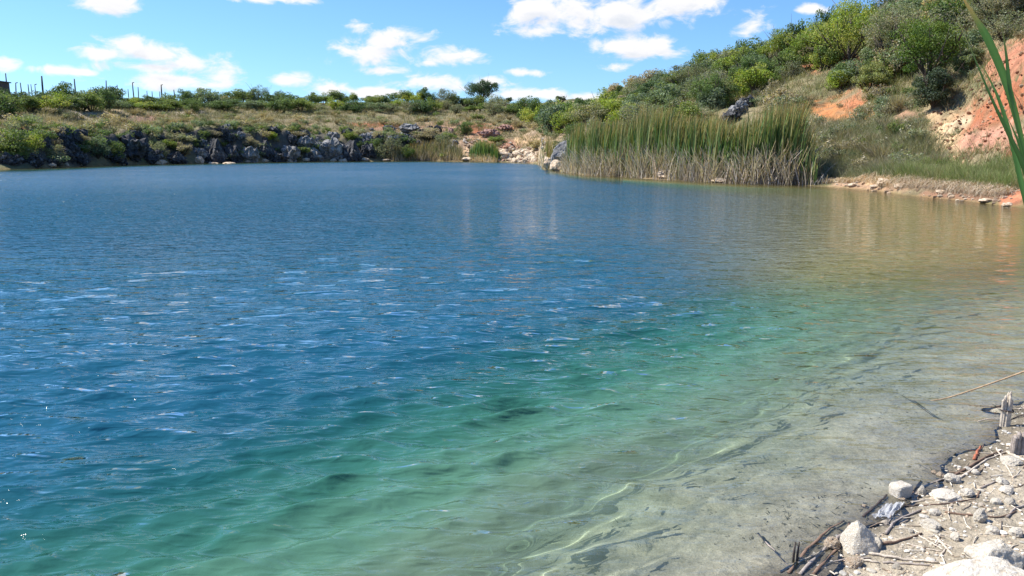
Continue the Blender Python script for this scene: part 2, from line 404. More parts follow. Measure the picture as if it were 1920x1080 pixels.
calmv *= 1 - .8 * sstep(-15, -4, WR - np.interp(WT, TH, R0)) * (WT < R(8))
sh = sh * calmv
WZ *= sh; WDX *= sh; WDY *= sh
lim = .55 * np.clip(dep, 0, 5) + .0015; WZ = lim * np.tanh(WZ / lim)
wv = np.stack([WX + WDX, WY + WDY, WZ], -1).reshape(-1, 3)
wm_, t, out = new_mat('lake_water')
geo = t.new('ShaderNodeNewGeometry'); P = geo.outputs['Position']
D = t.attr('depth', 'Fac')
mp = t.new('ShaderNodeMapping'); t.l.new(P, mp.inputs[0]); mp.inputs['Rotation'].default_value = (0, 0, R(-17)); mp.inputs['Scale'].default_value = (.42, 1, 1)
pv = mp.outputs[0]
h1 = t.noise(pv, 2.6, 2, .5, .3); h2 = t.noise(pv, 8, 2, .5, .5); h3 = t.noise(P, 30, 2, .5, .3); h0 = t.noise(pv, .55, 2, .5)
rdg = t.math('ADD', t.math('ABSOLUTE', t.math('SUBTRACT', t.noise(pv, 6.5, 1, .5, .6), .5)), t.math('MULTIPLY', t.math('ABSOLUTE', t.math('SUBTRACT', t.noise(pv, 13, 1, .5, .6), .5)), .40))
far = t.smooth(t.vmath('LENGTH', P), 4.5, 13)
hh = t.math('ADD', t.math('MULTIPLY', t.math('ADD', t.math('MULTIPLY', h1, .042), t.math('MULTIPLY', t.noise(pv, 5.2, 2, .5, .3), .038)), far), t.math('ADD', t.math('ADD', t.math('MULTIPLY', h2, .048), t.math('MULTIPLY', t.noise(pv, 4.0, 2, .5, .5), .072)), t.math('SUBTRACT', t.math('MULTIPLY', h3, .0025), t.math('MULTIPLY', rdg, .036))))
calm = t.smooth(D, .0, .22)
hh = t.math('MULTIPLY', hh, t.math('ADD', .3, t.math('MULTIPLY', t.smooth(D, .0, .5), .7)))
hh = t.math('MULTIPLY', hh, t.ramp(t.noise(P, .12, 3, .5), [(.35, (.6, .6, .6)), (.65, (1.15, 1.15, 1.15))]))
hh = t.math('MULTIPLY', hh, t.attr('chop', 'Fac'))
bu = t.new('ShaderNodeBump'); bu.inputs['Strength'].default_value = 1; bu.inputs['Distance'].default_value = 1; t.put(bu.inputs['Height'], hh)
N = bu.outputs[0]
fr = t.new('ShaderNodeFresnel'); fr.inputs[0].default_value = 1.333; t.l.new(N, fr.inputs['Normal'])
gl = t.new('ShaderNodeBsdfAnisotropic') if False else t.new('ShaderNodeBsdfGlossy'); t.put(gl.inputs['Roughness'], t.math('ADD', .02, t.math('MULTIPLY', t.smooth(t.vmath('LENGTH', P), 6, 55), t.math('MULTIPLY', .16, t.math('ADD', .12, t.math('MULTIPLY', .88, t.attr('chop', 'Fac'))))))); t.l.new(N, gl.inputs['Normal'])
Dn = t.math('ADD', D, t.math('MULTIPLY', t.math('SUBTRACT', t.noise(P, .9, 3, .6), .5), .25))
bodyc = t.ramp(t.math('MULTIPLY', Dn, 1 / 4.5), [(0, (.31, .35, .23)), (.07, (.24, .35, .225)), (.18, (.11, .25, .16)), (.34, (.036, .140, .098)), (.58, (.013, .085, .082)), (.78, (.010, .074, .102)), (1, (.011, .080, .128))])
bodyc = t.mix(t.attr('silt_and_reflection', 'Fac'), bodyc, (.22, .185, .055))  # olive of brown bottom and mirrored hillside, painted into the body colour
bd = t.new('ShaderNodeBsdfDiffuse'); t.put(bd.inputs[0], bodyc); t.l.new(N, bd.inputs['Normal'])
tint = t.ramp(t.math('MULTIPLY', D, 1 / 2.0), [(0, (1, 1, 1)), (.2, (.78, .93, .87)), (.5, (.42, .78, .64)), (1, (.12, .50, .42))])
thin = 1.0
tp = t.new('ShaderNodeBsdfTransparent'); rf = t.new('ShaderNodeBsdfRefraction'); rf.inputs['IOR'].default_value = 1.333; rf.inputs['Roughness'].default_value = 0
t.put(rf.inputs[0], tint); tr = t.new('ShaderNodeMixShader'); t.put(tr.inputs[0], thin); t.l.new(tp.outputs[0], tr.inputs[1]); t.l.new(rf.outputs[0], tr.inputs[2])
opa = t.math('SUBTRACT', 1, t.math('EXPONENT', t.math('MULTIPLY', t.math('MAXIMUM', D, 0), -1.25)))
m1 = t.new('ShaderNodeMixShader'); t.put(m1.inputs[0], opa); t.l.new(tr.outputs[0], m1.inputs[1]); t.l.new(bd.outputs[0], m1.inputs[2])
m2 = t.new('ShaderNodeMixShader'); t.put(m2.inputs[0], fr.outputs[0]); t.l.new(m1.outputs[0], m2.inputs[1]); t.l.new(gl.outputs[0], m2.inputs[2])
t.l.new(m2.outputs[0], out.inputs[0])
water = link('water', mesh_np('water', wv, grid_faces(*WX.shape), wm_, True, fattr={'depth': np.clip(dep, -.2, 6).ravel(), 'chop': calmv.ravel(), 'silt_and_reflection': np.maximum(sstep(R(7), R(27), WT) * sstep(7, 12.5, WR) * .92, sstep(18, 30, WR) * sstep(1.8, .4, dep)).ravel()}))
water.cycles.is_caustics_caster = True; ground.cycles.is_caustics_receiver = True
tag(water, 'rippled blue to green clear lake water filling the quarry', 'lake', kind='structure')
# ---------------------------------------------------------------- plant helpers
rng = np.random.RandomState(11)
def foliage_mat(name, trans=.35, spec=.25):
    m, t, out = new_mat(name)
    a = t.attr('tint'); oi = t.new('ShaderNodeObjectInfo')
    a = t.mix(1.0, a, t.ramp(oi.outputs['Random'], [(0, (.78, .80, .80)), (.5, (1, 1, 1)), (1, (1.25, 1.18, 1.0))]), 'MULTIPLY')
    d = t.new('ShaderNodeBsdfPrincipled'); t.put(d.inputs['Base Color'], a); d.inputs['Roughness'].default_value = .6
    d.inputs['Specular IOR Level'].default_value = spec
    tl = t.new('ShaderNodeBsdfTranslucent'); t.put(tl.inputs[0], t.mix(1.0, a, (1.25, 1.25, .7), 'MULTIPLY'))
    mx = t.new('ShaderNodeMixShader'); mx.inputs[0].default_value = trans
    t.l.new(d.outputs[0], mx.inputs[1]); t.l.new(tl.outputs[0], mx.inputs[2]); t.l.new(mx.outputs[0], out.inputs[0])
    return m
LEAF = foliage_mat('leaf_foliage'); GRASSM = foliage_mat('grass_blades', .25, .15); DEADM = foliage_mat('dead_stalks', .25, .1)
def bark_mat(name, c, sc=12):
    m, t, out = new_mat(name); tc = t.new('ShaderNodeTexCoord')
    n = t.noise(tc.outputs['Object'], sc, 5, .65, 1.0)
    b = t.new('ShaderNodeBsdfPrincipled'); b.inputs['Roughness'].default_value = .9; b.inputs['Specular IOR Level'].default_value = .15
    t.put(b.inputs['Base Color'], t.ramp(n, [(.25, tuple(x * .5 for x in c)), (.5, c), (.75, tuple(min(1, x * 1.5) for x in c))]))
    bu = t.new('ShaderNodeBump'); bu.inputs['Strength'].default_value = .7; bu.inputs['Distance'].default_value = .02; t.put(bu.inputs['Height'], n)
    t.l.new(bu.outputs[0], b.inputs['Normal']); t.l.new(b.outputs[0], out.inputs[0]); return m
BARK = bark_mat('bark', (.11, .09, .07)); POLE = bark_mat('weathered_wood', (.10, .09, .08))

def blades(base, h, w, az, lean, bend, nseg=3, c0=None, c1=None, face=None, droop=None, taper=1.0):
    """ribbon blades; returns verts, quads, colours"""
    n = len(base); ts = np.linspace(0, 1, nseg + 1)
    face = rng.uniform(0, math.pi, n) if face is None else face
    dx, dy = np.cos(az), np.sin(az); wx, wy = np.cos(face), np.sin(face)
    V, K = [], []
    for t_ in ts:
        off = h * (lean * t_ + bend * t_ ** 2.2)
        up = h * (t_ - .35 * bend * t_ ** 3 - (0 if droop is None else droop * t_ ** 3))
        c = np.stack([base[:, 0] + dx * off, base[:, 1] + dy * off, base[:, 2] + up], 1)
        ww = w * .5 * np.maximum(.06, (1 - taper * t_ ** 2.0)) if t_ > 0 else w * .4
        s = np.stack([wx * ww, wy * ww, np.zeros(n)], 1)
        V += [c - s, c + s]
        f = t_ if c1 is not None else 0
        cc = c0 * (1 - f) + (c1 * f if c1 is not None else 0); K += [cc, cc]
    m = len(ts) * 2; V = np.stack(V, 1).reshape(-1, 3); K = np.stack(K, 1).reshape(-1, 3)
    b = (np.arange(n) * m)[:, None]
    F = np.concatenate([np.concatenate([b + 2 * i, b + 2 * i + 1, b + 2 * i + 3, b + 2 * i + 2], 1)[:, None] for i in range(nseg)], 1).reshape(-1, 4)
    return V, F, K
def leafcloud(P, size, K, bias=None, asp=.55):
    n = len(P); nrm = rng.normal(0, 1, (n, 3))
    if bias is not None: nrm += bias
    nrm /= np.linalg.norm(nrm, axis=1)[:, None]
    a = np.cross(nrm, rng.normal(0, 1, (n, 3))); a /= np.linalg.norm(a, axis=1)[:, None]; b = np.cross(nrm, a)
    s = (size * rng.uniform(.6, 1.3, n))[:, None]
    V = np.stack([P - a * s * .5, P + b * s * asp * .5, P + a * s * .5, P - b * s * asp * .5], 1).reshape(-1, 3)
    F = np.arange(n * 4).reshape(n, 4); return V, F, np.repeat(K, 4, 0)
def tube(pts, rad, sides=6, cap=True):
    pts = np.asarray(pts, float); n = len(pts); rad = np.broadcast_to(rad, (n,))
    V = []
    for i in range(n):
        d = pts[min(i + 1, n - 1)] - pts[max(i - 1, 0)]; d = d / (np.linalg.norm(d) + 1e-9)
        u = np.cross(d, [0.31, .17, 1] if abs(d[2]) < .9 else [1, .2, 0]); u /= np.linalg.norm(u); v = np.cross(d, u)
        a = np.arange(sides) * 2 * math.pi / sides
        V.append(pts[i] + rad[i] * (np.cos(a)[:, None] * u + np.sin(a)[:, None] * v))
    V = np.concatenate(V); F = []
    for i in range(n - 1):
        for j in range(sides):
            F.append([i * sides + j, i * sides + (j + 1) % sides, (i + 1) * sides + (j + 1) % sides, (i + 1) * sides + j])
    if cap:
        c0, c1 = len(V), len(V) + 1; V = np.concatenate([V, pts[:1], pts[-1:]]); e = (n - 1) * sides
        for j in range(0, sides, 2):
            F.append([c0, (j + 2) % sides, (j + 1) % sides, j]); F.append([c1, e + j, e + (j + 1) % sides, e + (j + 2) % sides])
    return V, np.array(F)
def join(parts):
    V, F, K, o = [], [], [], 0
    for v, f, k in parts:
        V.append(v); F.append(f + o); K.append(np.broadcast_to(k, (len(v), 3))); o += len(v)
    return np.concatenate(V), np.concatenate(F), np.concatenate(K)

def crown_pts(W, H, D, z0, ncl, per, cl_r, flat=.75, lift=0, seed=0):
    r = np.random.RandomState(seed); P, N, CI = [], [], []
    for i in range(ncl):
        v = r.normal(0, 1, 3); v[2] = v[2] * .8 + .35; v /= np.linalg.norm(v); rr = r.uniform(.45, .88) if i > ncl // 6 else r.uniform(0, .4)
        irr = 1 + .16 * math.sin(3.1 * math.atan2(v[1], v[0]) + seed)
        c = np.array([v[0] * W / 2 * rr * irr, v[1] * D / 2 * rr * irr, z0 + H * .42 + v[2] * H * .54 * rr])
        R_ = cl_r * min(W, H * 1.4) * r.uniform(.65, 1.25)
        n = int(per * r.uniform(.6, 1.3)); q = r.normal(0, 1, (n, 3)); q /= np.linalg.norm(q, axis=1)[:, None]
        rad = r.uniform(.35, 1.12, n)[:, None] ** .6
        P.append(c + q * rad * R_ * [1, 1, flat]); N.append(q); CI.append(np.full(n, i))
    return np.concatenate(P), np.concatenate(N), np.concatenate(CI)
def crown_mesh(name, W, H, D, z0, ncl, per, leaf, cols, seed, cl_r=.2, flat=.75, stems=True, asp=.55, spread=.14):
    global rng; rng = np.random.RandomState(seed)
    P, N, CI = crown_pts(W, H, D, z0, ncl, per, cl_r, flat, seed=seed)
    P[:, 2] = np.maximum(P[:, 2], .03)
    cols = np.array(cols, float); cc = cols[rng.randint(0, len(cols), CI.max() + 1)]
    K = cc[CI] * rng.uniform(1 - spread * 2, 1 + spread * 2, (len(P), 1)) * (1 + rng.normal(0, .05, (len(P), 3)))
    parts = [leafcloud(P, leaf, np.clip(K, .004, .9), N * .8 + [0, 0, .5], asp)]
    if stems:
        for i in range(12):
            a = rng.uniform(0, 6.28); e = np.array([math.cos(a) * W * .38, math.sin(a) * D * .38, z0 + H * rng.uniform(.4, .85)])
            mid = e * [.45, .45, .5] + rng.normal(0, .04, 3) * W
            v, f = tube([[0, 0, -.15], mid, e], [.028 * W ** .5, .018 * W ** .5, .006], 5, False); parts.append((v, f, (.10, .08, .06)))
    V, F, K = join(parts)
    return mesh_np(name, V, F, LEAF, False, col=K)
G_BR = [(.26,.33,.055), (.21,.30,.05), (.31,.34,.085)]      # bright yellow green
G_MD = [(.15,.215,.06), (.19,.24,.07), (.12,.18,.055)]     # mid green
G_DK = [(.08,.135,.055), (.10,.16,.06), (.125,.185,.065)]    # dark green
G_GY = [(.25,.265,.16), (.21,.24,.14), (.29,.28,.19)]      # grey olive
G_BL = [(.16,.215,.125), (.18,.24,.13), (.21,.26,.16)]         # bluish green
G_TN = [(.34,.295,.19), (.30,.27,.17), (.38,.33,.23)]      # tan, dry
PROTO = {}
for k, cols, z in [('bright', G_BR, .0), ('mid', G_MD, .0), ('dark', G_DK, 0), ('grey', G_GY, 0), ('blue', G_BL, 0), ('tan', G_TN, 0)]:
    PROTO[k] = [crown_mesh('bush_crown', 2.4, 1.7 + .25 * j, 2.2, z, 24, 150, .12 if k != 'grey' else .10, cols, 50 + 7 * j + len(k) * 13, .17, .8) for j in range(3)]
# dry wiry shrub: radial twigs
def wiry(seed, c0, c1):
    global rng; rng = np.random.RandomState(seed); n = 420
    a = rng.uniform(0, 6.28, n); rr = rng.uniform(0, .25, n)
    b = np.stack([np.cos(a) * rr, np.sin(a) * rr, np.zeros(n) - .05], 1)
    h = rng.uniform(.5, 1.25, n); c = np.array(c0) * rng.uniform(.7, 1.3, (n, 1)); d = np.array(c1) * rng.uniform(.7, 1.3, (n, 1))
    v1 = blades(b, h, np.full(n, .02), a + rng.normal(0, .5, n), rng.uniform(.1, .95, n), rng.uniform(0, .35, n), 3, c, d)
    m = 900; i = rng.randint(0, n, m); t_ = rng.uniform(.35, 1, m)
    P = b[i] + np.stack([np.cos(a[i]) * h[i] * .6 * t_, np.sin(a[i]) * h[i] * .6 * t_, h[i] * t_], 1) + rng.normal(0, .07, (m, 3))
    P[:, 2] = np.maximum(P[:, 2], .02)
    return mesh_np('wiry_shrub', *(lambda J: (J[0], J[1]))(J := join([v1, leafcloud(P, .075, np.array(c1) * rng.uniform(.7, 1.3, (m, 1)), None, .5)])), GRASSM, False, col=J[2])
PROTO['wiry'] = [wiry(1, (.20,.16,.11), (.27,.23,.15)), wiry(2, (.17,.14,.11), (.22,.21,.13)), wiry(3, (.22,.19,.16), (.24,.22,.17))]

def at(px, dr, dth=0):                  # point dr metres behind the far waterline along photo column px
    u = (px - 960) / FPX; th = math.atan(u / (math.cos(PITCH) + vh * math.sin(PITCH)))
    r = np.interp(th, TH, R0) + dr; x, y = r * math.sin(th), r * math.cos(th)
    return Vector((x, y, float(height(x, y))))
SPEC = {'bright': 'bright yellow-green', 'mid': 'mid green', 'dark': 'dark green', 'grey': 'grey-olive', 'blue': 'bluish green', 'tan': 'dry tan', 'wiry': 'wiry straw-coloured'}
def bush(p, wid, hgt, sp, label, group=None, rz=None, cat='bush'):
    me = PROTO[sp][rs.randint(3)]
    H0 = {'wiry': 1.2}.get(sp, 1.75); W0 = {'wiry': 1.7}.get(sp, 2.5)
    o = link('shrub' if sp == 'wiry' else 'bush', me, None, (p.x, p.y, p.z - .06 * hgt), rs.uniform(0, 6.28) if rz is None else rz, (wid / W0, wid / W0 * rs.uniform(.85, 1.15), hgt / H0))
    return tag(o, label, cat if sp != 'wiry' else 'shrub', group)
rs = np.random.RandomState(5)

# ---------------------------------------------------------------- skyline thicket along the far terrace
TOP = [(-40,150),(8,158),(24,170),(34,178),(60,174),(100,169),(130,164),(210,161),(236,180),(335,181),(372,174),(480,177),(560,180),(640,177),(700,182),(740,180),(790,170),(850,180),(900,183),(960,189),(1040,190),(1100,187),(1150,176)]
tx, ty = zip(*TOP)
SEG = [(-60,60,'beside the small hut'),(60,240,'among the first bare skyline poles'),(240,370,'below the bare poles before the big cloud'),
       (370,560,'around the feathery skyline tree'),(560,740,'in the skyline thicket right of the feathery tree'),(740,880,'in the thicket left of the lone round tree'),
       (880,1000,'in the thicket under and right of the lone round tree'),(1000,1170,'where the skyline meets the right hill')]
def seg(px): return next((s[2] for s in SEG if s[0] <= px < s[1]), SEG[-1][2])
x = -45
while x < 1165:
    for (lo, hi, f) in ((40, 46, 1.0), (28, 36, .8)):
        px = x + rs.uniform(-8, 8); p = at(px, rs.uniform(lo, hi)); k = pix_m(p)
        _, by = project(p.x, p.y, p.z); top = np.interp(px, tx, ty) + (0 if f == 1 else 14) + rs.uniform(-7, 6)
        h = max(1.4, (by - top) * k * (1.0 if px < 370 else 1.15)); wd = rs.uniform(3.2, 5.2) * (1.1 if h > 2.5 else 1)
        sp = rs.choice(['dark', 'mid', 'blue', 'bright', 'grey'], p=[.36, .36, .12, .08, .08]) if f == 1 else rs.choice(['mid', 'dark', 'blue', 'grey', 'bright'], p=[.36, .28, .14, .12, .1])
        lb = f'{"tall" if f == 1 else "low front"} {SPEC[sp]} bush {seg(px)}'
        bush(p, wd, h, sp, lb, 'bushes: ' + lb)
    x += 21
# small scrub nobody could count: merged into one ground-cover object per bank
SMALL = {}
for k_, cols_ in [('mid', G_MD), ('grey', G_GY), ('blue', G_BL), ('tan', G_TN), ('dark', G_DK)]:
    P_, N_, C_ = crown_pts(1.8, 1.0, 1.6, 0, 10, 60, .2, .8, seed=3); P_[:, 2] = np.maximum(P_[:, 2], .03); rng = np.random.RandomState(9)
    cc_ = np.array(cols_)[rng.randint(0, 3, 10)][C_] * rng.uniform(.7, 1.3, (len(P_), 1)); SMALL[k_] = leafcloud(P_, .13, cc_, N_ * .8 + [0, 0, .5])
n_ = 150; a_ = rng.uniform(0, 6.28, n_); rr_ = rng.uniform(0, .2, n_); c_ = np.array([(.25, .21, .14)]) * rng.uniform(.7, 1.3, (n_, 1))
SMALL['wiry'] = blades(np.stack([np.cos(a_) * rr_, np.sin(a_) * rr_, a_ * 0], 1), rng.uniform(.5, 1.1, n_), np.full(n_, .035), a_, rng.uniform(.2, .9, n_), rng.uniform(0, .3, n_), 3, c_, c_ * 1.15)
def scrub(items, name, label):
    parts = []
    for p_, w_, h_, sp_ in items:
        v_, f_, k_ = SMALL[sp_]; a = rs.uniform(0, 6.28); ca, sa = math.cos(a), math.sin(a)
        s_ = w_ / 1.8; x_, y_ = v_[:, 0] * s_, v_[:, 1] * s_
        q_ = np.stack([p_.x + x_ * ca - y_ * sa, p_.y + x_ * sa + y_ * ca, p_.z + v_[:, 2] * h_ - .03], 1)
        parts.append((q_, f_, k_ * rs.uniform(.8, 1.2)))
    V, F, K = join(parts); return tag(link(name, mesh_np(name, V, F, LEAF, False, col=K)), label, 'scrub', kind='stuff')
# scattered shrubs on the terrace below the thicket and on the far banks
items = []
for i in range(230):
    px = rs.uniform(-20, 1050); dr = rs.uniform(7, 28); p = at(px, dr)
    if 880 < px < 1010 and dr < 18 and rs.rand() < .6: continue
    sp = rs.choice(['tan', 'grey', 'wiry', 'mid', 'blue'], p=[.26, .26, .2, .16, .12]); h = rs.uniform(.4, 1.3)
    items.append((p, h * rs.uniform(1.3, 2.6), h, sp))
for i in range(270):                    # between the rocks of the cliff
    p = at(rs.uniform(-20, 860), rs.uniform(.8, 7)); sp = rs.choice(['grey', 'mid', 'blue', 'tan', 'dark'], p=[.22, .26, .2, .1, .22]); h = rs.uniform(.5, 1.5)
    items.append((p, h * rs.uniform(1.2, 2.4), h * .9, sp))
scrub(items, 'scrub', 'low mixed scrub dotted over the terrace and cliff of the far shore')
# shrubs hanging on the cliff itself (photo x, base y, width px, height px, species)
for i, (cx, by, wp, hp, sp, what) in enumerate([(20,292,75,48,'mid','broad green bush at the left edge low on the cliff'),(60,290,50,40,'bright','yellow-green bush low on the cliff next to the left edge bush'),
    (100,297,46,26,'grey','grey-olive bush low on the cliff under the red earth'),(182,294,58,42,'blue','bluish green bush left of the big dark dome of rock'),(150,272,40,22,'tan','dry tan bush between the small dark rock and the dome of rock'),
    (215,298,50,30,'mid','green bush at the water under the dome of rock'),(300,298,48,34,'grey','grey-olive bush right of the dome of rock'),(340,292,52,30,'tan','dry bush between the dome and the black wall of rock'),
    (320,280,44,20,'bright','yellowish bush on the slope between dome and black wall'),(470,282,40,24,'tan','dry bush right of the black wall of rock'),(505,262,36,16,'bright','small bright bush under the upper grey rock'),
    (480,296,32,18,'blue','bluish bush low between dark boulders right of the black wall'),(655,262,26,16,'bright','small vivid green bush on the grey middle outcrop'),(735,298,60,46,'grey','grey-green bush right of the grey middle outcrop'),
    (765,300,40,34,'mid','green bush beside the sparse far reeds'),(700,285,40,26,'dark','dark bush on the shaded side of the middle outcrop'),(872,252,36,26,'dark','round dark green bush above the far cattail clump'),
    (830,280,44,28,'grey','grey bush behind the sparse far reeds'),(800,262,60,22,'tan','dry bush on the slope above the sparse far reeds'),(935,268,46,16,'mid','low green bush behind the far cattail clump'),
    (1075,262,44,24,'mid','green bush behind the left end of the cattail bank'),(1045,252,40,14,'tan','dry bush on the tan slope above the grey boulder'),(1010,280,40,18,'tan','dry bush on the tan slope left of the grey boulder'),
    (560,262,50,14,'tan','dry low bush above the grey middle outcrop'),(400,262,50,16,'tan','dry low bush behind the black wall of rock')]):
    p = hit(cx, by)
    k = pix_m(p); bush(p, wp * k, hp * k, sp, what)
# ---------------------------------------------------------------- right hillside
HT = [(1140,178),(1170,160),(1200,150),(1240,138),(1290,124),(1340,100),(1380,74),(1420,78),(1450,60),(1500,40),(1560,10),(1640,-20)]
hx, hy = zip(*HT)
x = 1145
while x < 1640:                          # crest row
    px = x + rs.uniform(-6, 6); u = (px - 960) / FPX
    p = at(px, np.interp(px, [1140, 1300, 1500, 1640], [70, 54, 42, 42])); k = pix_m(p); _, by = project(p.x, p.y, p.z)
    h = max(1.5, (by - np.interp(px, hx, hy)) * k * rs.uniform(.8, 1.02)); sp = rs.choice(['mid', 'bright', 'dark', 'blue', 'grey'], p=[.3, .2, .15, .15, .2])
    lb = f'{SPEC[sp]} bush on the crest of the right hill ' + ('at its low left end' if px < 1300 else 'halfway up' if px < 1450 else 'at its high end')
    bush(p, rs.uniform(2.4, 3.8), h, sp, lb, 'crest bushes: ' + lb); x += 17
# filling bushes by slope band: dr range, px range, count, species weights, size
BANDS = [(1150, 1420, 18, 66, 62, ['mid', 'blue', 'grey', 'bright', 'tan'], [.28, .2, .24, .16, .12], (1.7, 3.0), 'on the middle slope behind the cattail bank'),
         (1420, 1700, 20, 42, 20, ['grey', 'mid', 'blue', 'bright', 'tan'], [.3, .2, .2, .18, .12], (1.3, 2.5), 'on the upper slope above the orange earth'),
         (1680, 1930, 26, 52, 40, ['grey', 'blue', 'tan', 'mid'], [.44, .26, .16, .14], (1.4, 2.8), 'at the top right of the hill')]
def bare(px, py):                       # bare earth patches stay open
    for cx, cy, rx, ry in [(1385,228,50,38),(1520,130,24,12),(1598,120,44,13),(1550,220,50,12),(1700,215,26,12),(1555,206,46,20),(1600,190,26,22),(1785,248,56,52),(1840,235,70,46),(1890,205,46,80),(1640,168,26,18),(1900,110,60,40)]:
        if ((px - cx) / rx) ** 2 + ((py - cy) / ry) ** 2 < 1: return True
for x0, x1, d0, d1, n, sps, pr, (h0, h1), where in BANDS:
    for i in range(n):
        px = rs.uniform(x0, x1); p = at(px, d0 + (d1 - d0) * rs.rand() ** 1.0); qx, qy = project(p.x, p.y, p.z)
        if bare(qx, qy - 3) and rs.rand() < .93: continue
        sp = rs.choice(sps, p=pr); h = rs.uniform(h0, h1)
        lb = f'{SPEC[sp]} ' + ('shrub ' if sp == 'wiry' else 'bush ') + where
        bush(p, h * rs.uniform(1.2, 1.9), h, sp, lb, 'hill: ' + lb)
items = []
for x0, x1, d0, d1, n, sps, pr, (h0, h1) in [(1060, 1230, 5, 40, 60, ['mid', 'grey', 'tan', 'dark'], [.3, .25, .3, .15], (.7, 1.6)), (1440, 1780, 4.5, 22, 250, ['wiry', 'tan', 'grey', 'blue', 'mid'], [.36, .20, .26, .1, .08], (.4, 1.1)),
                                   (1740, 1930, 12, 26, 40, ['wiry', 'grey', 'tan'], [.5, .3, .2], (.3, .8)), (1680, 1930, 24, 46, 90, ['grey', 'wiry', 'tan', 'blue'], [.4, .2, .2, .2], (.6, 1.4)), (1180, 1480, 10, 62, 260, ['mid', 'grey', 'blue', 'tan'], [.3, .3, .2, .2], (.7, 1.5))]:
    for i in range(n):
        px = rs.uniform(x0, x1); p = at(px, rs.uniform(d0, d1)); qx, qy = project(p.x, p.y, p.z)
        if bare(qx, qy - 3) and rs.rand() < .95: continue
        h = rs.uniform(h0, h1); items.append((p, h * rs.uniform(1.2, 2.1), h, rs.choice(sps, p=pr)))
scrub(items, 'scrub', 'low dry and grey-green scrub filling the slopes of the right hill')
# ---------------------------------------------------------------- individual trees
def tree(name, p, W, H, cols, label, trunk_h=.35, seed=1, leaf=.13, ncl=46, per=230, cl_r=.15, flat=.7, lean=(0, 0), cat='tree', nb=9, asp=.55):
    t_ = thing(name, label, cat, (p.x, p.y, p.z - .05))
    c = crown_mesh('crown', W, H * (1 - trunk_h), W * .92, H * trunk_h, ncl, per, leaf, cols, seed, cl_r, flat, False, asp)
    o = link('crown', c, t_)
    global rng; rng = np.random.RandomState(seed + 99); parts = []
    tr = .03 * H + .03
    trunk = np.array([[0, 0, -.2], [lean[0] * .3 + .05, lean[1] * .3, H * trunk_h * .5], [lean[0] * .6, lean[1] * .6, H * trunk_h], [lean[0], lean[1], H * .72]])
    v, f = tube(trunk, [tr * 1.25, tr, tr * .8, tr * .3], 8); parts.append((v, f, (.1, .08, .06)))
    for i in range(nb):
        a = i * 2.4 + rng.uniform(-.4, .4); s0 = trunk[1] * rng.uniform(.2, .9) + trunk[2] * .35
        e = np.array([math.cos(a) * W * .4, math.sin(a) * W * .38, H * (trunk_h + (1 - trunk_h) * rng.uniform(.35, .8))])
        m_ = (s0 + e) / 2 + rng.normal(0, .05, 3) * H
        v, f = tube([s0, m_, e], [tr * .5, tr * .32, tr * .1], 6); parts.append((v, f, (.1, .08, .06)))
        for j in range(3):
            e2 = e + rng.normal(0, .14, 3) * W; v, f = tube([m_, (m_ + e2) / 2 + rng.normal(0, .03, 3) * W, e2], [tr * .25, tr * .15, tr * .05], 5); parts.append((v, f, (.1, .08, .06)))
    V, F, K = join(parts); link('trunk', mesh_np('trunk', V, F, BARK, True, col=K), t_)
    return t_
def tpx(cx, base, w, top, dr=None):
    p = hit(cx, base) if dr is None else at(cx, dr); k = pix_m(p); _, by = project(p.x, p.y, p.z)
    return p, w * k, (float(by) - top) * k
p, W_, H_ = tpx(903, 0, 68, 147, 50); tree('round_tree', p, W_, H_, [(.055,.10,.055), (.075,.125,.06), (.10,.15,.075)], 'lone rounded dark green tree standing high above the far skyline thicket', .25, 3, .2, 60, 200, .13, .85)
p, W_, H_ = tpx(954, 0, 14, 181, 52); tree('round_tree', p, W_, H_, G_DK, 'tiny dark tree on the skyline just right of the lone rounded tree', .3, 4, .16, 16, 90, .2)
p, W_, H_ = tpx(490, 0, 48, 157, 46); tree('feathery_tree', p, W_, H_, [(.13,.19,.12), (.15,.21,.14)], 'pale feathery thin-leaved tree above the skyline thicket right of the bare poles', .3, 5, .11, 44, 60, .13, .6)
p, W_, H_ = tpx(1050, 0, 26, 178, 62); tree('flat_topped_tree', p, W_, H_, G_BL, 'small flat-topped tree on the skyline near the foot of the right hill', .55, 6, .14, 18, 110, .16, .5)
p, W_, H_ = tpx(1084, 0, 26, 183, 62); tree('flat_topped_tree', p, W_, H_, G_DK, 'second small tree on the skyline between flat-topped tree and right hill', .3, 8, .14, 18, 110, .18)
p, W_, H_ = tpx(1170, 0, 46, 165, 62); tree('round_tree', p, W_, H_, G_BL, 'grey-green tree where the right hill meets the skyline', .25, 9, .14, 30, 150, .16)
p, W_, H_ = tpx(-14, 0, 46, 138, 40); tree('leafy_tree', p, W_, H_, G_DK, 'dark green tree at the left edge in front of the small hut', .15, 10, .14, 40, 200, .17)
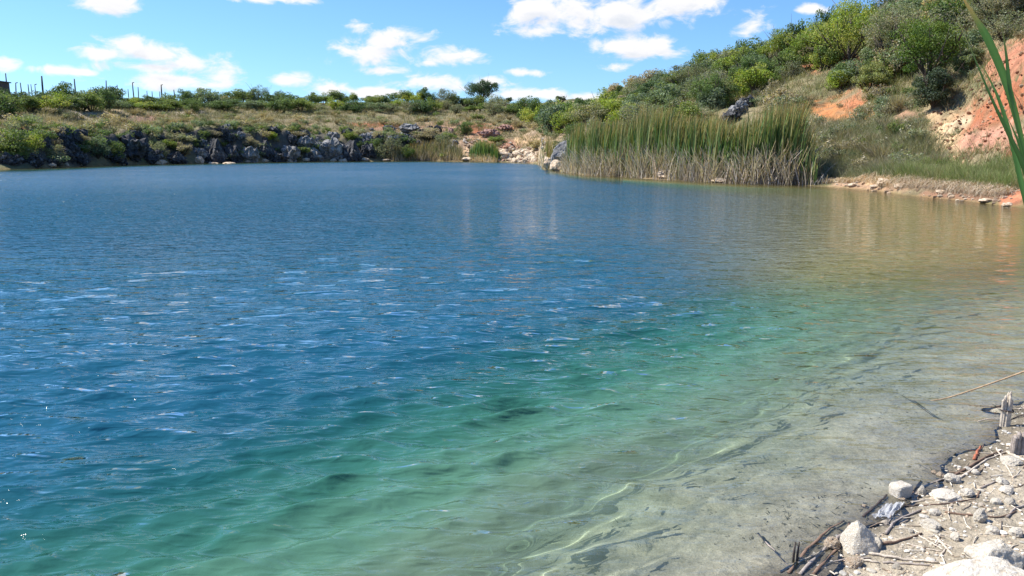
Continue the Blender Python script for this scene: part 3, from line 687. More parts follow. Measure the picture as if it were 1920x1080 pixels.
for i, (cx, base, w, top, cols, lb, th_, lf) in enumerate([
    (1590,122,150,-6,G_BR,'large bright green tree with dark shaded underside near the top of the right hill',.08,.15),
    (1478,118,105,42,[(.24,.28,.05),(.19,.25,.045)],'yellow-green spreading tree left of the large bright green tree on the hill',.08,.14),
    (1530,128,90,40,G_BR,'bright green rounded tree tucked in front of the large bright green tree',.06,.13),
    (1740,168,140,22,[(.15,.24,.04),(.12,.20,.04),(.19,.26,.05)],'vivid green umbrella-shaped tree with dark bare limbs above the red bank',.24,.12),
    (1672,150,110,-10,G_GY,'tall grey-olive tree between the bright tree and the vivid umbrella tree',.15,.10),
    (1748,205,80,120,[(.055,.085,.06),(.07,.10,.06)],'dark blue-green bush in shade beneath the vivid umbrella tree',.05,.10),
    (1632,182,70,112,[(.24,.27,.12),(.20,.24,.10)],'pale yellowish bush on the slope between orange earth patches',.05,.10),
    (1815,150,60,88,[(.21,.25,.11),(.18,.22,.10)],'pale green loose bush right of the vivid umbrella tree',.1,.10),
    (1420,165,110,98,[(.11,.18,.07),(.13,.19,.08)],'soft green broad tree above the cattails on the middle slope',.1,.12),
    (1335,205,95,135,[(.15,.21,.07),(.12,.19,.055)],'green rounded tree on the slope left of the slanting rock',.1,.12),
    (1290,175,110,118,[(.20,.21,.11),(.17,.19,.10)],'broad olive tree halfway up the left shoulder of the hill',.1,.12),
    (1215,195,80,150,[(.12,.19,.08),(.14,.20,.09)],'soft green tree on the low left shoulder of the hill',.1,.13),
    (1865,70,110,-30,G_GY,'grey sparse-leaved tree at the top right corner of the hill',.25,.09)]):
    p = hit(cx, base) or at(cx, 38); k = pix_m(p)
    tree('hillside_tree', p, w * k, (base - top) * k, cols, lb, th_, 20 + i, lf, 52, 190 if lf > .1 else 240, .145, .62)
# bare twiggy tree on the crest
p, W_, H_ = tpx(1292, 0, 20, 98, 54)
# ---------------------------------------------------------------- rocks
import bmesh
_b = bmesh.new(); bmesh.ops.create_icosphere(_b, subdivisions=4, radius=1)
ICO_V = np.array([v.co[:] for v in _b.verts]); ICO_F = np.array([[v.index for v in f.verts] for f in _b.faces]); _b.free()
def rock_mat(name, stops, sc=3, bump=.06, rough=.9):
    m, t, out = new_mat(name); tc = t.new('ShaderNodeTexCoord'); P = tc.outputs['Object']
    geo = t.new('ShaderNodeNewGeometry')
    n = t.noise(P, sc, 7, .68, .6); n2 = t.noise(P, sc * 5, 4, .6)
    b = t.new('ShaderNodeBsdfPrincipled'); b.inputs['Roughness'].default_value = rough; b.inputs['Specular IOR Level'].default_value = .2
    c = t.ramp(n, stops); c = t.mix(1.0, c, t.ramp(n2, [(.3, (.7, .7, .7)), (.6, (1.1, 1.1, 1.1))]), 'MULTIPLY')
    t.put(b.inputs['Base Color'], c)
    bu = t.new('ShaderNodeBump'); bu.inputs['Strength'].default_value = .8; bu.inputs['Distance'].default_value = bump
    t.put(bu.inputs['Height'], t.math('ADD', n, t.math('MULTIPLY', n2, .3)))
    t.l.new(bu.outputs[0], b.inputs['Normal']); t.l.new(b.outputs[0], out.inputs[0]); return m
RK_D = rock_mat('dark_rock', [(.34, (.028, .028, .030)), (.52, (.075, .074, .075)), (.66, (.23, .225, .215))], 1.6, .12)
RK_G = rock_mat('grey_rock', [(.3, (.09, .09, .09)), (.5, (.22, .215, .205)), (.66, (.40, .39, .37))], 1.8, .1)
RK_C = rock_mat('cream_rock', [(.3, (.40, .26, .15)), (.5, (.60, .47, .33)), (.7, (.72, .64, .52))], 2.2, .06)
RK_P = rock_mat('pink_rock', [(.3, (.20, .12, .10)), (.5, (.38, .22, .17)), (.7, (.5, .34, .27))], 2, .08)
RK_W = rock_mat('white_rock', [(.30, (.46, .36, .24)), (.44, (.68, .60, .47)), (.62, (.80, .75, .65))], 9, .022)
RK_S = rock_mat('pale_stone', [(.3, (.42, .34, .24)), (.5, (.62, .56, .46)), (.7, (.74, .70, .62))], 9, .008)
def rock_verts(seed, craggy=.35, block=0.0, freq=1.3):
    v = ICO_V.copy(); r = np.random.RandomState(seed)
    if block:                            # pull towards planar faces: cut by random planes
        for i in range(int(9)):
            n = r.normal(0, 1, 3); n /= np.linalg.norm(n); d = r.uniform(.55, .85); e = v @ n - d
            v -= np.outer(np.maximum(e, 0), n) * block
    rg = 1 - np.abs(vnoise3(v * freq + seed * 3.1, seed)) * 2
    n2 = vnoise3(v * freq * 2.3 + seed, seed + 5); n3 = 1 - 2 * np.abs(vnoise3(v * freq * 4.7 + seed, seed + 9)); n4 = vnoise3(v * freq * 10 + seed, seed + 2)
    return v * (1 + craggy * (.45 * rg + .4 * n2 + .25 * n3 + .12 * n4))[:, None]
def crag(seed):                          # stacked jagged karst block: vertical ribs
    v = rock_verts(seed, .5, .6, 1.5)
    a = np.arctan2(v[:, 1], v[:, 0]); rib = np.abs(vnoise(a * 4.5 + seed, v[:, 2] * 1.1 + seed, seed)) + .5 * np.abs(vnoise(a * 11 + seed, v[:, 2] * 2.5, seed + 3))
    v[:, :2] *= (1.12 - .42 * rib)[:, None]
    v[:, 2] += .28 * vnoise(v[:, 0] * 3.5, v[:, 1] * 3.5, seed) * (v[:, 2] > 0)
    return v
ROCKM = {}
def rock_mesh(kind, seed, mat):
    key = (kind, seed % 5 if kind != 'one' else seed, mat.name)
    if key not in ROCKM:
        v = crag(seed) if kind == 'crag' else rock_verts(seed, .28 if kind == 'round' else .30, .85 if kind != 'round' else .3, 1.2)
        ROCKM[key] = mesh_np('rock', v, ICO_F, mat, False)
    return ROCKM[key]
def rock(p, w, h, mat, label, kind='crag', seed=0, d=None, rz=None, tilt=0, group=None, sink=.35, name='rock'):
    o = link(name, rock_mesh(kind, seed, mat), None, (p.x, p.y, p.z + h * (.5 - sink)), 0, (w * .52, (d or w) * .5, h * .62))
    o.rotation_euler = (0, tilt, rs.uniform(0, 6.28) if rz is None else rz)
    return tag(o, label, 'rock', group)
def rpx(cx, by, wp, hp, mat, label, kind='crag', seed=0, **kw):
    p = hit(cx, by); k = pix_m(p); return rock(p, wp * k, hp * k, mat, label, kind, seed, rz=kw.pop('rz', 0), **kw)
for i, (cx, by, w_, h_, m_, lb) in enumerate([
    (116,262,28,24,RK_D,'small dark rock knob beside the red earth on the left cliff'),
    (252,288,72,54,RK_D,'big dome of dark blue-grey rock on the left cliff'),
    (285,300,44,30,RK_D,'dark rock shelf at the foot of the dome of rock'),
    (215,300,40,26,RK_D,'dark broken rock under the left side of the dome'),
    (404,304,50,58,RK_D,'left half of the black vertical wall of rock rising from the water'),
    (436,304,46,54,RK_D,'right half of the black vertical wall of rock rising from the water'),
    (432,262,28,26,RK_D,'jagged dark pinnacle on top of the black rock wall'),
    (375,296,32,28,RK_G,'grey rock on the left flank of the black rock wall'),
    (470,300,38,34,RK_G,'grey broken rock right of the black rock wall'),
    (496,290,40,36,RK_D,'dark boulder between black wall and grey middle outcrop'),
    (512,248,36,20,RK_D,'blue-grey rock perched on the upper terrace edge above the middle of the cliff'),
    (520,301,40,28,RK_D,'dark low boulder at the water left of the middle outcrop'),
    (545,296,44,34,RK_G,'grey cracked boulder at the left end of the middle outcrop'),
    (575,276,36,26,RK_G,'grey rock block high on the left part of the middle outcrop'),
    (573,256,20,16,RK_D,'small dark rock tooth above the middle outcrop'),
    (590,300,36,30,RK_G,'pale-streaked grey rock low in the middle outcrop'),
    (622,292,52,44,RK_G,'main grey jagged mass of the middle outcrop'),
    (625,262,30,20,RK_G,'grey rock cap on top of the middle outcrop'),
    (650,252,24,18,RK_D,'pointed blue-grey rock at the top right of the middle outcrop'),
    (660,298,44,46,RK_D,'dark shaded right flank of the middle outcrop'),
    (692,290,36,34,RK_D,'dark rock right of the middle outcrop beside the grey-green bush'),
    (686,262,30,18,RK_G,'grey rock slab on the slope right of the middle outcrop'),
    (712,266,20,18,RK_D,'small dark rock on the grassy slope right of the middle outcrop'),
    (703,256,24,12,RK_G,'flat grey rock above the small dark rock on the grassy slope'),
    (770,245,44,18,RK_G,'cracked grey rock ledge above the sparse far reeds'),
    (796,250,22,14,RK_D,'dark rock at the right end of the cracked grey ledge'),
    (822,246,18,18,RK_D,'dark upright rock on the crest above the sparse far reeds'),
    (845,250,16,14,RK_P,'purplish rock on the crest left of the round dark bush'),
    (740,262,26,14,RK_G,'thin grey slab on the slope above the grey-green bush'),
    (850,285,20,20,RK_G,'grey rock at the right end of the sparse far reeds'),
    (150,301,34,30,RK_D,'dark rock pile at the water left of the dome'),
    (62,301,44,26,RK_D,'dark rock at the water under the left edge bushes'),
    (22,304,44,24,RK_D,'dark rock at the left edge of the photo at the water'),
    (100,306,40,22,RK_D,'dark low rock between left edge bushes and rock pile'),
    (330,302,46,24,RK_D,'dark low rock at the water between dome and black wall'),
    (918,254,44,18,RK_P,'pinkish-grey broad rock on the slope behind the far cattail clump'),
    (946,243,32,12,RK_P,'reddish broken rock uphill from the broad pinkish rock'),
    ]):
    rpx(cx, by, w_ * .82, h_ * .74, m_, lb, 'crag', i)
for i, (cx, by, w_, h_, lb) in enumerate([
    (374,305,22,18,'bright cream rock at the water left of the black rock wall'),(298,308,38,14,'pale grey-cream rock at the water right of the dome'),(232,309,16,6,'small cream stone at the water below the dome'),
    (97,312,20,10,'pale stone at the water at far left'),(126,312,10,8,'small white stone at the water left of the dark rock pile'),(154,311,10,8,'small white stone in front of the dark rock pile'),
    (398,307,26,7,'flat pale stone at the foot of the black rock wall'),(430,307,30,7,'long flat pale stone at the foot of the black wall right side'),(465,305,12,6,'small pale stone right of the black wall'),
    (497,304,16,8,'cream stone at the water under the dark boulder'),(543,304,16,12,'yellowish boulder at the water left of the middle outcrop'),(576,303,22,9,'cream flat boulder at the left foot of the middle outcrop'),
    (592,303,16,9,'orange-cream boulder at the foot of the middle outcrop'),(625,303,14,8,'cream stone at the centre foot of the middle outcrop'),(645,303,22,11,'broad cream boulder at the right foot of the middle outcrop'),
    (667,302,12,7,'small cream stone right of the broad cream boulder'),(684,301,18,8,'rounded cream boulder at the water before the grey-green bush'),(592,285,10,22,'tall white rock face in the middle outcrop'),
    (725,302,20,5,'flat cream stone at the water left of the sparse far reeds'),(878,300,30,8,'pale rubble stone left of the far cattail clump'),(868,294,16,7,'small pale block above the pale rubble stone')]):
    rpx(cx, by, w_ * .75, h_ * .7, RK_C, lb, 'round' if i % 2 else 'block', i, sink=.25)
for i in range(26):                      # pale boulders along the bright far corner
    cx = rs.uniform(935, 1012); p = at(cx, rs.uniform(.2, 5)); w_ = rs.uniform(.5, 1.6)
    rock(p, w_, w_ * rs.uniform(.4, .7), RK_C, 'pale cream boulder on the far corner shore between cattail clump and grey boulder', 'block', i, group='pale boulders on the far corner shore')
for i in range(30):
    cx = rs.uniform(690, 862); p = at(cx, rs.uniform(1, 11)); w_ = rs.uniform(.7, 2.0)
    rock(p, w_, w_ * rs.uniform(.35, .65), RK_G if rs.rand() < .6 else RK_D, 'weathered grey rock on the slope above the sparse far reeds', 'crag', i, group='weathered rocks above the sparse far reeds')
for i in range(60):
    cx = rs.uniform(0, 720); p = at(cx, rs.uniform(.3, 5.5)); w_ = rs.uniform(.6, 1.5)
    rock(p, w_, w_ * rs.uniform(.5, .9), RK_G if rs.rand() < .45 and cx > 380 else RK_D, 'rough loose boulder among the bushes low on the far cliff', 'crag', i, group='loose boulders low on the far cliff')
rpx(1050,308,42,40,RK_G,'large grey boulder at the tip of the point beside the cattails','block',3,sink=.15)
rpx(1062,300,26,30,RK_G,'grey boulder slab leaning behind the large grey boulder','block',4,sink=.1)
rpx(1028,318,20,18,RK_C,'cream boulder at the water, left one at the tip of the point','block',1,sink=.15)
rpx(1046,319,26,19,RK_C,'cream boulder at the water, right one at the tip of the point','block',2,sink=.15)
rpx(1227,331,14,15,RK_C,'small upright cream stone at the foot of the cattail bank','block',3,sink=.15)
rpx(1250,334,30,16,RK_C,'rounded cream boulder at the foot of the cattail bank','round',1,sink=.15)
rpx(1303,338,26,15,RK_C,'sloping cream boulder at the foot of the cattail bank right of the rounded one','block',0,sink=.15)
rpx(1350,342,30,8,RK_C,'low cream stone at the waterline under the tall cattails','round',2,sink=.15)
for i, (cx, by, w_, h_) in enumerate([(1368,228,36,20),(1385,214,32,19),(1401,201,28,17)]):
    rpx(cx, by, w_, h_, RK_D if i != 1 else RK_G, ['lower block of the slanting dark outcrop above the cattails', 'middle block of the slanting dark outcrop above the cattails', 'upper block of the slanting dark outcrop above the cattails'][i], 'crag', 40 + i, tilt=-.6, sink=.1)
for i, (cx, by, w_, h_) in enumerate([(1600,349,18,7),(1660,346,34,12),(1690,352,22,8),(1640,352,16,5),(1765,362,20,7),(1850,378,26,7),(1888,386,20,6)]):
    rpx(cx, by, w_, h_, RK_C, ['small tan stone on the mud left of the pale rubble','large pale rubble block on the bank left of the green grass','pale rubble block beside the largest one on the bank','flat tan stone below the pale rubble','tan stone on the mud below the dead grass fringe','flat tan stone on the mud near the right edge','tan stone closest to the right edge on the far mud'][i], 'block', i, sink=.2)

# ---------------------------------------------------------------- hut and poles on the left skyline
HW, t, out = new_mat('hut_plaster'); b = t.new('ShaderNodeBsdfPrincipled'); tc = t.new('ShaderNodeTexCoord')
t.put(b.inputs['Base Color'], t.ramp(t.noise(tc.outputs['Object'], 3, 4), [(.3, (.10, .075, .06)), (.7, (.19, .14, .11))])); b.inputs['Roughness'].default_value = .9; t.l.new(b.outputs[0], out.inputs[0])
def box(x0, y0, z0, x1, y1, z1):
    V = np.array([[x, y, z] for z in (z0, z1) for (x, y) in ((x0, y0), (x1, y0), (x1, y1), (x0, y1))], float)
    return V, np.array([[0, 3, 2, 1], [4, 5, 6, 7], [0, 1, 5, 4], [1, 2, 6, 5], [2, 3, 7, 6], [3, 0, 4, 7]])
p = at(17, 46); k = pix_m(p); _, by = project(p.x, p.y, p.z); H_ = float(by - 156) * k
t_ = thing('small_hut', 'small brown hut with flat dark roof behind the trees at the left edge', 'hut', tuple(p))
v, f = box(-.35, -.9, -.3, .35, 1.0, H_); link('wall', mesh_np('wall', v, f, HW), t_)
v, f = box(-.5, -1.15, H_ + .003, .5, 1.25, H_ + .14); link('roof', mesh_np('roof', v, f, POLE), t_)
v, f = box(-.2, -.96, H_ - .7, .15, -.897, H_ - .3); wf = link('window', mesh_np('window', v, f, POLE), t_)
rp = np.random.RandomState(3)
for i, (cx, top, th_) in enumerate([(25,139,.10),(40,156,.09),(53,156,.09),(65,159,.08),(72,159,.07),(78,159,.07),(91,144,.15),(151,149,.12),(208,152,.11),(226,163,.09),(230,160,.09),(238,166,.08),(250,168,.08),(259,156,.11),(267,164,.09),
                                    (284,171,.08),(294,172,.08),(310,160,.13),(307,172,.08),(319,173,.08),(335,169,.11),(348,173,.08),(359,175,.09)]):
    p = at(cx, 48 + (i % 3)); k = pix_m(p); _, by = project(p.x, p.y, p.z); h = float(by - top) * k; th_ *= .85
    lx, ly = rp.uniform(-.15, .15, 2)
    pts = [[0, 0, -.4], [lx * .4 + rp.uniform(-.03, .03), ly * .4, h * .35], [lx * .8 + rp.uniform(-.03, .03), ly * .8, h * .7], [lx, ly, h]]
    v, f = tube(pts, [th_ * 1.15, th_, th_ * .95, th_ * .75], 7); parts = [(v, f, (0, 0, 0))]
    if i == 0:
        for s in (-1, 1):
            v, f = tube([[s * .75, 0, -.4], [s * .32, 0, h * .45], [.02 * s, 0, h * .72]], [.07, .06, .06], 6); parts.append((v, f, (0, 0, 0)))
    elif i % 4 == 1:
        v, f = tube([[lx, ly, h - .05], [lx + .28, ly, h + .02]], [.07, .05], 5); parts.append((v, f, (0, 0, 0)))
    V, F, K = join(parts)
    o = link('wooden_pole', mesh_np('wooden_pole', V, F, POLE, True), None, tuple(p))
    lb = {0: 'tall thin pole with slanting braces right of the small hut', 6: 'thickest tall dark pole on the left skyline', 7: 'tall pole standing alone above the dense green skyline bushes', 8: 'tall thin pole left of the gap in the skyline bushes', 13: 'tall leaning pole at the left edge of the big cloud', 17: 'thick tall pole in front of the big cloud'}.get(i)
    if lb: tag(o, lb, 'pole', 'bare poles on the left skyline')
    else:
        lb = 'short bare pole between the hut and the thickest pole' if cx < 91 else 'short bare pole left of the big cloud above low bushes' if cx < 275 else 'short bare pole in front of the big cloud on the skyline'
        tag(o, lb, 'pole', lb)

# ---------------------------------------------------------------- cattail banks
def reeds(name, label, n, xr, dr_, topf, seed, green, dead, lowfrac=.42, hj=.22, wid=.088, lean=.10):
    """green leaves and dead skirt between photo columns xr, dr_ metres behind the waterline"""
    global rng; rng = np.random.RandomState(seed); r = rng
    px = r.uniform(xr[0], xr[1], n * 2); cl = vnoise(px * .09, px * 0, seed) + .6 * vnoise(px * .3, px * 0, seed + 1)
    px = px[(cl + r.normal(0, .5, n * 2) > -.45) & (r.rand(n * 2) < 1 - .8 * sstep(xr[1] - (xr[1] - xr[0]) * .12, xr[1], px))][:n]; n = len(px)
    u = (px - 960) / FPX; th = np.arctan(u / (math.cos(PITCH) + vh * math.sin(PITCH)))
    rr = np.interp(th, TH, R0) + r.uniform(dr_[0], dr_[1], n) ** 1.0
    x, y = rr * np.sin(th), rr * np.cos(th); z = height(x, y)
    depth = y * math.cos(PITCH) - (z - CAM_H) * math.sin(PITCH); _, by = project(x, y, z)
    top = np.interp(px, *zip(*topf)); H = (by - top) * depth / FPX
    H = H * (1 + .10 * vnoise(px * .22, px * 0, seed + 4)) * (1 - np.abs(r.normal(0, hj, n))) ; H = np.maximum(H, .5)
    B = np.stack([x, y, z - .1], 1)
    az = r.normal(.1, .9, n)             # wind leans the leaves to the right
    g = np.array(green)[r.randint(0, len(green), n)] * r.uniform(.7, 1.3, (n, 1))
    tip = np.where(r.rand(n)[:, None] < .6, np.array([[.50, .34, .14]]) * r.uniform(.7, 1.2, (n, 1)), g * 1.15)
    # split colour: lower part straw, upper green, tips brown -> two strips
    v1 = blades(B, H, np.full(n, wid) * r.uniform(.7, 1.5, n), az, r.uniform(0, lean * 1.5, n), r.uniform(-.02, .16, n), 6, g, tip)
    parts = [v1]
    V, F, K = join(parts)
    m = len(v1[0]) // n; tt = np.tile(np.repeat(np.linspace(0, 1, m // 2), 2), n)[:, None]
    tipr = np.repeat(tip, m, 0); gr = np.repeat(g, m, 0); ds = np.array([[.30, .24, .17]])
    K = ds * (1 - sstep(.05, .25, tt)) + gr * sstep(.05, .25, tt); K = K * (1 - sstep(.68, 1, tt)) + tipr * sstep(.68, 1, tt)
    o = link(name, mesh_np(name, V, F, GRASSM, False, col=K)); tag(o, label, 'cattails', kind='stuff')
    # dead skirt
    nd = int(n * 2.3); i = r.randint(0, n, nd)
    B2 = B[i] + np.stack([r.normal(0, .25, nd), r.normal(-.25, .25, nd), np.zeros(nd)], 1)
    B2[:, 2] = np.maximum(height(B2[:, 0], B2[:, 1]), -.15) - .03
    Hd = H[i] * lowfrac * r.uniform(.5, 1.35, nd)
    c = np.array(dead)[r.randint(0, len(dead), nd)] * r.uniform(.6, 1.35, (nd, 1))
    v2 = blades(B2, Hd, np.full(nd, wid * .42) * r.uniform(.6, 1.4, nd), r.uniform(0, 6.28, nd), r.uniform(0, .55, nd), r.uniform(-.05, .35, nd), 3, c * .9, c, taper=.6)
    o2 = link('dead_reed_stalks', mesh_np('dead_reed_stalks', *v2[:2], DEADM, False, col=v2[2])); return o2
GRN = [(.14,.235,.07), (.19,.27,.08), (.12,.20,.075), (.29,.29,.12), (.22,.25,.095)]
DED = [(.55,.47,.39), (.63,.55,.46), (.48,.40,.33), (.68,.61,.52), (.50,.38,.28)]
topf = [(1058,262),(1066,240),(1080,228),(1110,214),(1160,212),(1200,196),(1240,192),(1275,214),(1310,200),(1350,214),(1385,222),(1410,200),(1440,186),(1470,178),(1495,186),(1508,230),(1525,285),(1545,300)]
o = reeds('cattail_bank', 'tall green cattails with brown tips in a long bank along the right shore', 5600, (1062, 1535), (.2, 4.2), topf, 21, GRN, DED)
tag(o, 'tangle of dead grey-pink reed stalks along the foot of the cattail bank', 'dead reeds', kind='stuff')
o = reeds('cattail_clump', 'small green cattail clump on the pale far corner shore', 900, (880, 938), (.1, 2.5), [(878,272),(895,256),(925,262),(938,285)], 22, GRN[:3], DED, .3)
tag(o, 'short dead stalks at the foot of the small far cattail clump', 'dead reeds', kind='stuff')
o = reeds('cattail_clump', 'thin brownish cattail tuft left of the large grey boulder', 160, (1012, 1034), (1.0, 3.0), [(1010,272),(1024,252),(1034,262)], 23, [(.17,.19,.06), (.26,.20,.09)], DED, .3)
tag(o, 'few dead stalks under the thin cattail tuft', 'dead reeds', kind='stuff')
o = reeds('sparse_reeds', 'sparse grey-green reeds standing in the far middle of the shore', 700, (735, 872), (.0, 2.0), [(735,270),(780,262),(830,252),(872,275)], 24, [(.15,.17,.09), (.20,.19,.12)], DED, .5, wid=.06)
tag(o, 'pale dead stalks below the sparse far reeds', 'dead reeds', kind='stuff')

# ---------------------------------------------------------------- grasses
def grass(name, label, cat, n, pts_fn, h, c, seed, per=16, wid=.02, spread=.14, lean=(.1, .7), mat=None):
    global rng; rng = np.random.RandomState(seed); r = rng
    x, y = pts_fn(n, r); n = len(x)
    i = np.repeat(np.arange(n), per); N_ = len(i)
    bx = x[i] + r.normal(0, spread, N_); by = y[i] + r.normal(0, spread, N_); bz = height(bx, by) - .03
    ok = bz > -.02; bx, by, bz, i = bx[ok], by[ok], bz[ok], i[ok]; N_ = len(i)
    cc = np.array(c)[r.randint(0, len(c), n)][i] * r.uniform(.7, 1.3, (N_, 1)); hh = r.uniform(h[0], h[1], n)[i] * r.uniform(.5, 1.2, N_)
    dist = np.hypot(bx, by)
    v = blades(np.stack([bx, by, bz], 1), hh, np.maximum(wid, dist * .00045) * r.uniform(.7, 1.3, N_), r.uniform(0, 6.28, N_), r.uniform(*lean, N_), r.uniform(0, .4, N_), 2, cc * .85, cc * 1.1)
    return tag(link(name, mesh_np(name, v[0], v[1], mat or GRASSM, False, col=v[2])), label, cat, kind='stuff')
def by_cols(x0, x1, d0, d1, avoid=True, keep=None):
    def fn(n, r):
        px = r.uniform(x0, x1, n); u = (px - 960) / FPX; th = np.arctan(u / (math.cos(PITCH) + vh * math.sin(PITCH)))
        a0, a1 = (d0(px), d1(px)) if callable(d0) else (d0, d1)
        rr = np.interp(th, TH, R0) + a0 + (a1 - a0) * r.rand(n); x, y = rr * np.sin(th), rr * np.cos(th)
        if avoid:
            qx, qy = project(x, y, height(x, y)); m = np.array([not bare(a, b) or r.rand() < .06 for a, b in zip(qx, qy)]); x, y = x[m], y[m]
        return x, y
    return fn
TAN = [(.38,.32,.20), (.33,.28,.16), (.43,.37,.24), (.26,.25,.12), (.29,.28,.13)]
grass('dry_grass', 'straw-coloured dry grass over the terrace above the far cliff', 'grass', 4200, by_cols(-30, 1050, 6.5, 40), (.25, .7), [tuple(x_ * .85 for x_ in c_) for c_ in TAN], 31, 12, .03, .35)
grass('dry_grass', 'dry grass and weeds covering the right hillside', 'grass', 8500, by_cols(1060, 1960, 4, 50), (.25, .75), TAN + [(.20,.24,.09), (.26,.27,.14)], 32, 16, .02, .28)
grass('weeds', 'tangled grey-green weeds on the dry slope right of the cattails', 'weeds', 3600, by_cols(1500, 1760, 2.5, 14), (.3, .8), [(.30,.29,.17), (.23,.25,.14), (.36,.31,.22), (.20,.22,.10)], 33, 18, .014, .22)
grass('green_grass', 'fresh green grass strip on the low ledge of the right bank', 'grass', 2100, by_cols(1690, 1915, lambda p: 2.0 + 0 * p, lambda p: 6.8 + 0 * p, False), (.35, .75), [(.22,.28,.09), (.27,.31,.11), (.32,.32,.15), (.19,.25,.09), (.34,.31,.17)], 34, 26, .010, .16, (.05, .4))
grass('green_grass', 'small bright green grass patch left of the green ledge strip', 'grass', 240, by_cols(1632, 1672, 2.8, 4.6, False), (.3, .5), [(.18,.27,.07), (.22,.30,.09)], 35, 22, .010, .14, (.05, .4))
def rubble(n, x0, x1, d0, d1, seed, label, sz, pal):
    r = np.random.RandomState(seed); x, y = by_cols(x0, x1, d0, d1, False)(n, r); n = len(x); z = height(x, y)
    bb = bmesh.new(); bmesh.ops.create_icosphere(bb, subdivisions=1, radius=1); v0 = np.array([v.co[:] for v in bb.verts]); f0 = np.array([[v.index for v in f.verts] for f in bb.faces]); bb.free()
    s_ = sz[0] + (sz[1] - sz[0]) * r.rand(n) ** 2.5; base = [v0 * (1 + .35 * vnoise3(v0 * 1.5 + j * 4, j))[:, None] for j in range(5)]
    V = np.stack([base[i % 5] * s_[i] * [1, r.uniform(.6, 1), r.uniform(.5, .8)] + [x[i], y[i], z[i] + s_[i] * .15] for i in range(n)])
    F = (f0[None] + (np.arange(n) * len(v0))[:, None, None]).reshape(-1, 3)
    K = np.repeat(np.array(pal)[r.randint(0, len(pal), n)] * r.uniform(.75, 1.25, (n, 1)), len(v0), 0)
    tag(link('rubble', mesh_np('rubble', V.reshape(-1, 3), F, DEADM, False, col=K)), label, 'rubble', kind='stuff')
REDP = [(.42,.22,.13), (.36,.17,.10), (.52,.34,.21), (.58,.44,.30), (.30,.15,.10)]
rubble(1500, 1735, 1930, 4.5, 22, 61, 'loose red and cream clods over the bare red bank', (.02, .13), REDP)
rubble(260, 1530, 1920, .1, 2.2, 62, 'small tan clods and stones along the muddy right shore', (.02, .12), [(.48,.36,.25), (.38,.27,.19), (.60,.50,.38)])
rubble(1300, 870, 1030, .2, 9, 63, 'pale rubble along the far corner shore', (.06, .35), [(.62,.52,.40), (.52,.38,.27), (.68,.60,.50), (.46,.28,.19)])
def fringe(n, x0, x1, d0, d1, seed, label):
    global rng; rng = np.random.RandomState(seed); r = rng
    x, y = by_cols(x0, x1, d0, d1, False)(n, r); z = height(x, y) + .02
    c = np.array([(.52,.43,.32), (.62,.55,.43), (.38,.27,.19), (.48,.34,.23)])[r.randint(0, 4, n)] * r.uniform(.7, 1.25, (n, 1))
    toward = np.arctan2(-y, -x) + r.normal(0, .6, n)
    v = blades(np.stack([x, y, z], 1), r.uniform(.25, .6, n), np.full(n, .018), toward, r.uniform(.2, .8, n), r.uniform(.3, .9, n), 4, c, c, droop=r.uniform(.5, 1.3, n))
    tag(link('dead_grass_fringe', mesh_np('dead_grass_fringe', v[0], v[1], DEADM, False, col=v[2])), label, 'dead grass', kind='stuff')
fringe(6500, 1690, 1900, 1.1, 2.5, 41, 'pale dead grass hanging over the undercut ledge on the right bank')
fringe(1800, 1520, 1690, 1.0, 2.4, 42, 'short dead stems along the muddy bank right of the cattails')
# ---------------------------------------------------------------- foreground beach
def litter_mat(name, c):
    m, t, out = new_mat(name); tc = t.new('ShaderNodeTexCoord'); mp = t.new('ShaderNodeMapping'); t.l.new(tc.outputs['Object'], mp.inputs[0])
    n = t.noise(mp.outputs[0], 30, 5, .7, .5); n2 = t.noise(mp.outputs[0], 140, 3, .6)
    b = t.new('ShaderNodeBsdfPrincipled'); b.inputs['Roughness'].default_value = .75; b.inputs['Specular IOR Level'].default_value = .25
    c1 = t.ramp(n, [(.3, tuple(x * .55 for x in c)), (.5, c), (.72, tuple(min(.85, x * 1.3) for x in c))])
    t.put(b.inputs['Base Color'], t.mix(1.0, c1, t.ramp(n2, [(.3, (.75, .75, .75)), (.6, (1.08, 1.08, 1.08))]), 'MULTIPLY'))
    bu = t.new('ShaderNodeBump'); bu.inputs['Strength'].default_value = .6; bu.inputs['Distance'].default_value = .003; t.put(bu.inputs['Height'], n2)
    t.l.new(bu.outputs[0], b.inputs['Normal']); t.l.new(b.outputs[0], out.inputs[0]); return m
STRAW = litter_mat('bleached_reed', (.56, .48, .38)); TWIG = litter_mat('brown_twig', (.20, .13, .09)); GREYW = litter_mat('grey_driftwood', (.33, .28, .24)); RUST = litter_mat('rusty_reed', (.38, .13, .07)); DKST = litter_mat('dark_wet_reed', (.07, .055, .05))
def smooth_path(P, n=14):
    P = np.array(P, float); k = len(P)
    if k == 2: t_ = np.linspace(0, 1, 5)[:, None]; return P[0] * (1 - t_) + P[1] * t_
    Q = np.vstack([2 * P[0] - P[1], P, 2 * P[-1] - P[-2]]); out = []
    for i in range(1, k):
        for s in np.linspace(0, 1, max(3, n // (k - 1)), endpoint=(i == k - 1)):
            p0, p1, p2, p3 = Q[i - 1], Q[i], Q[i + 1], Q[i + 2]
            out.append(.5 * (2 * p1 + (p2 - p0) * s + (2 * p0 - 5 * p1 + 4 * p2 - p3) * s * s + (3 * p1 - p0 - 3 * p2 + p3) * s ** 3))
    return np.array(out)
fr_ = np.random.RandomState(77)
RECV = []
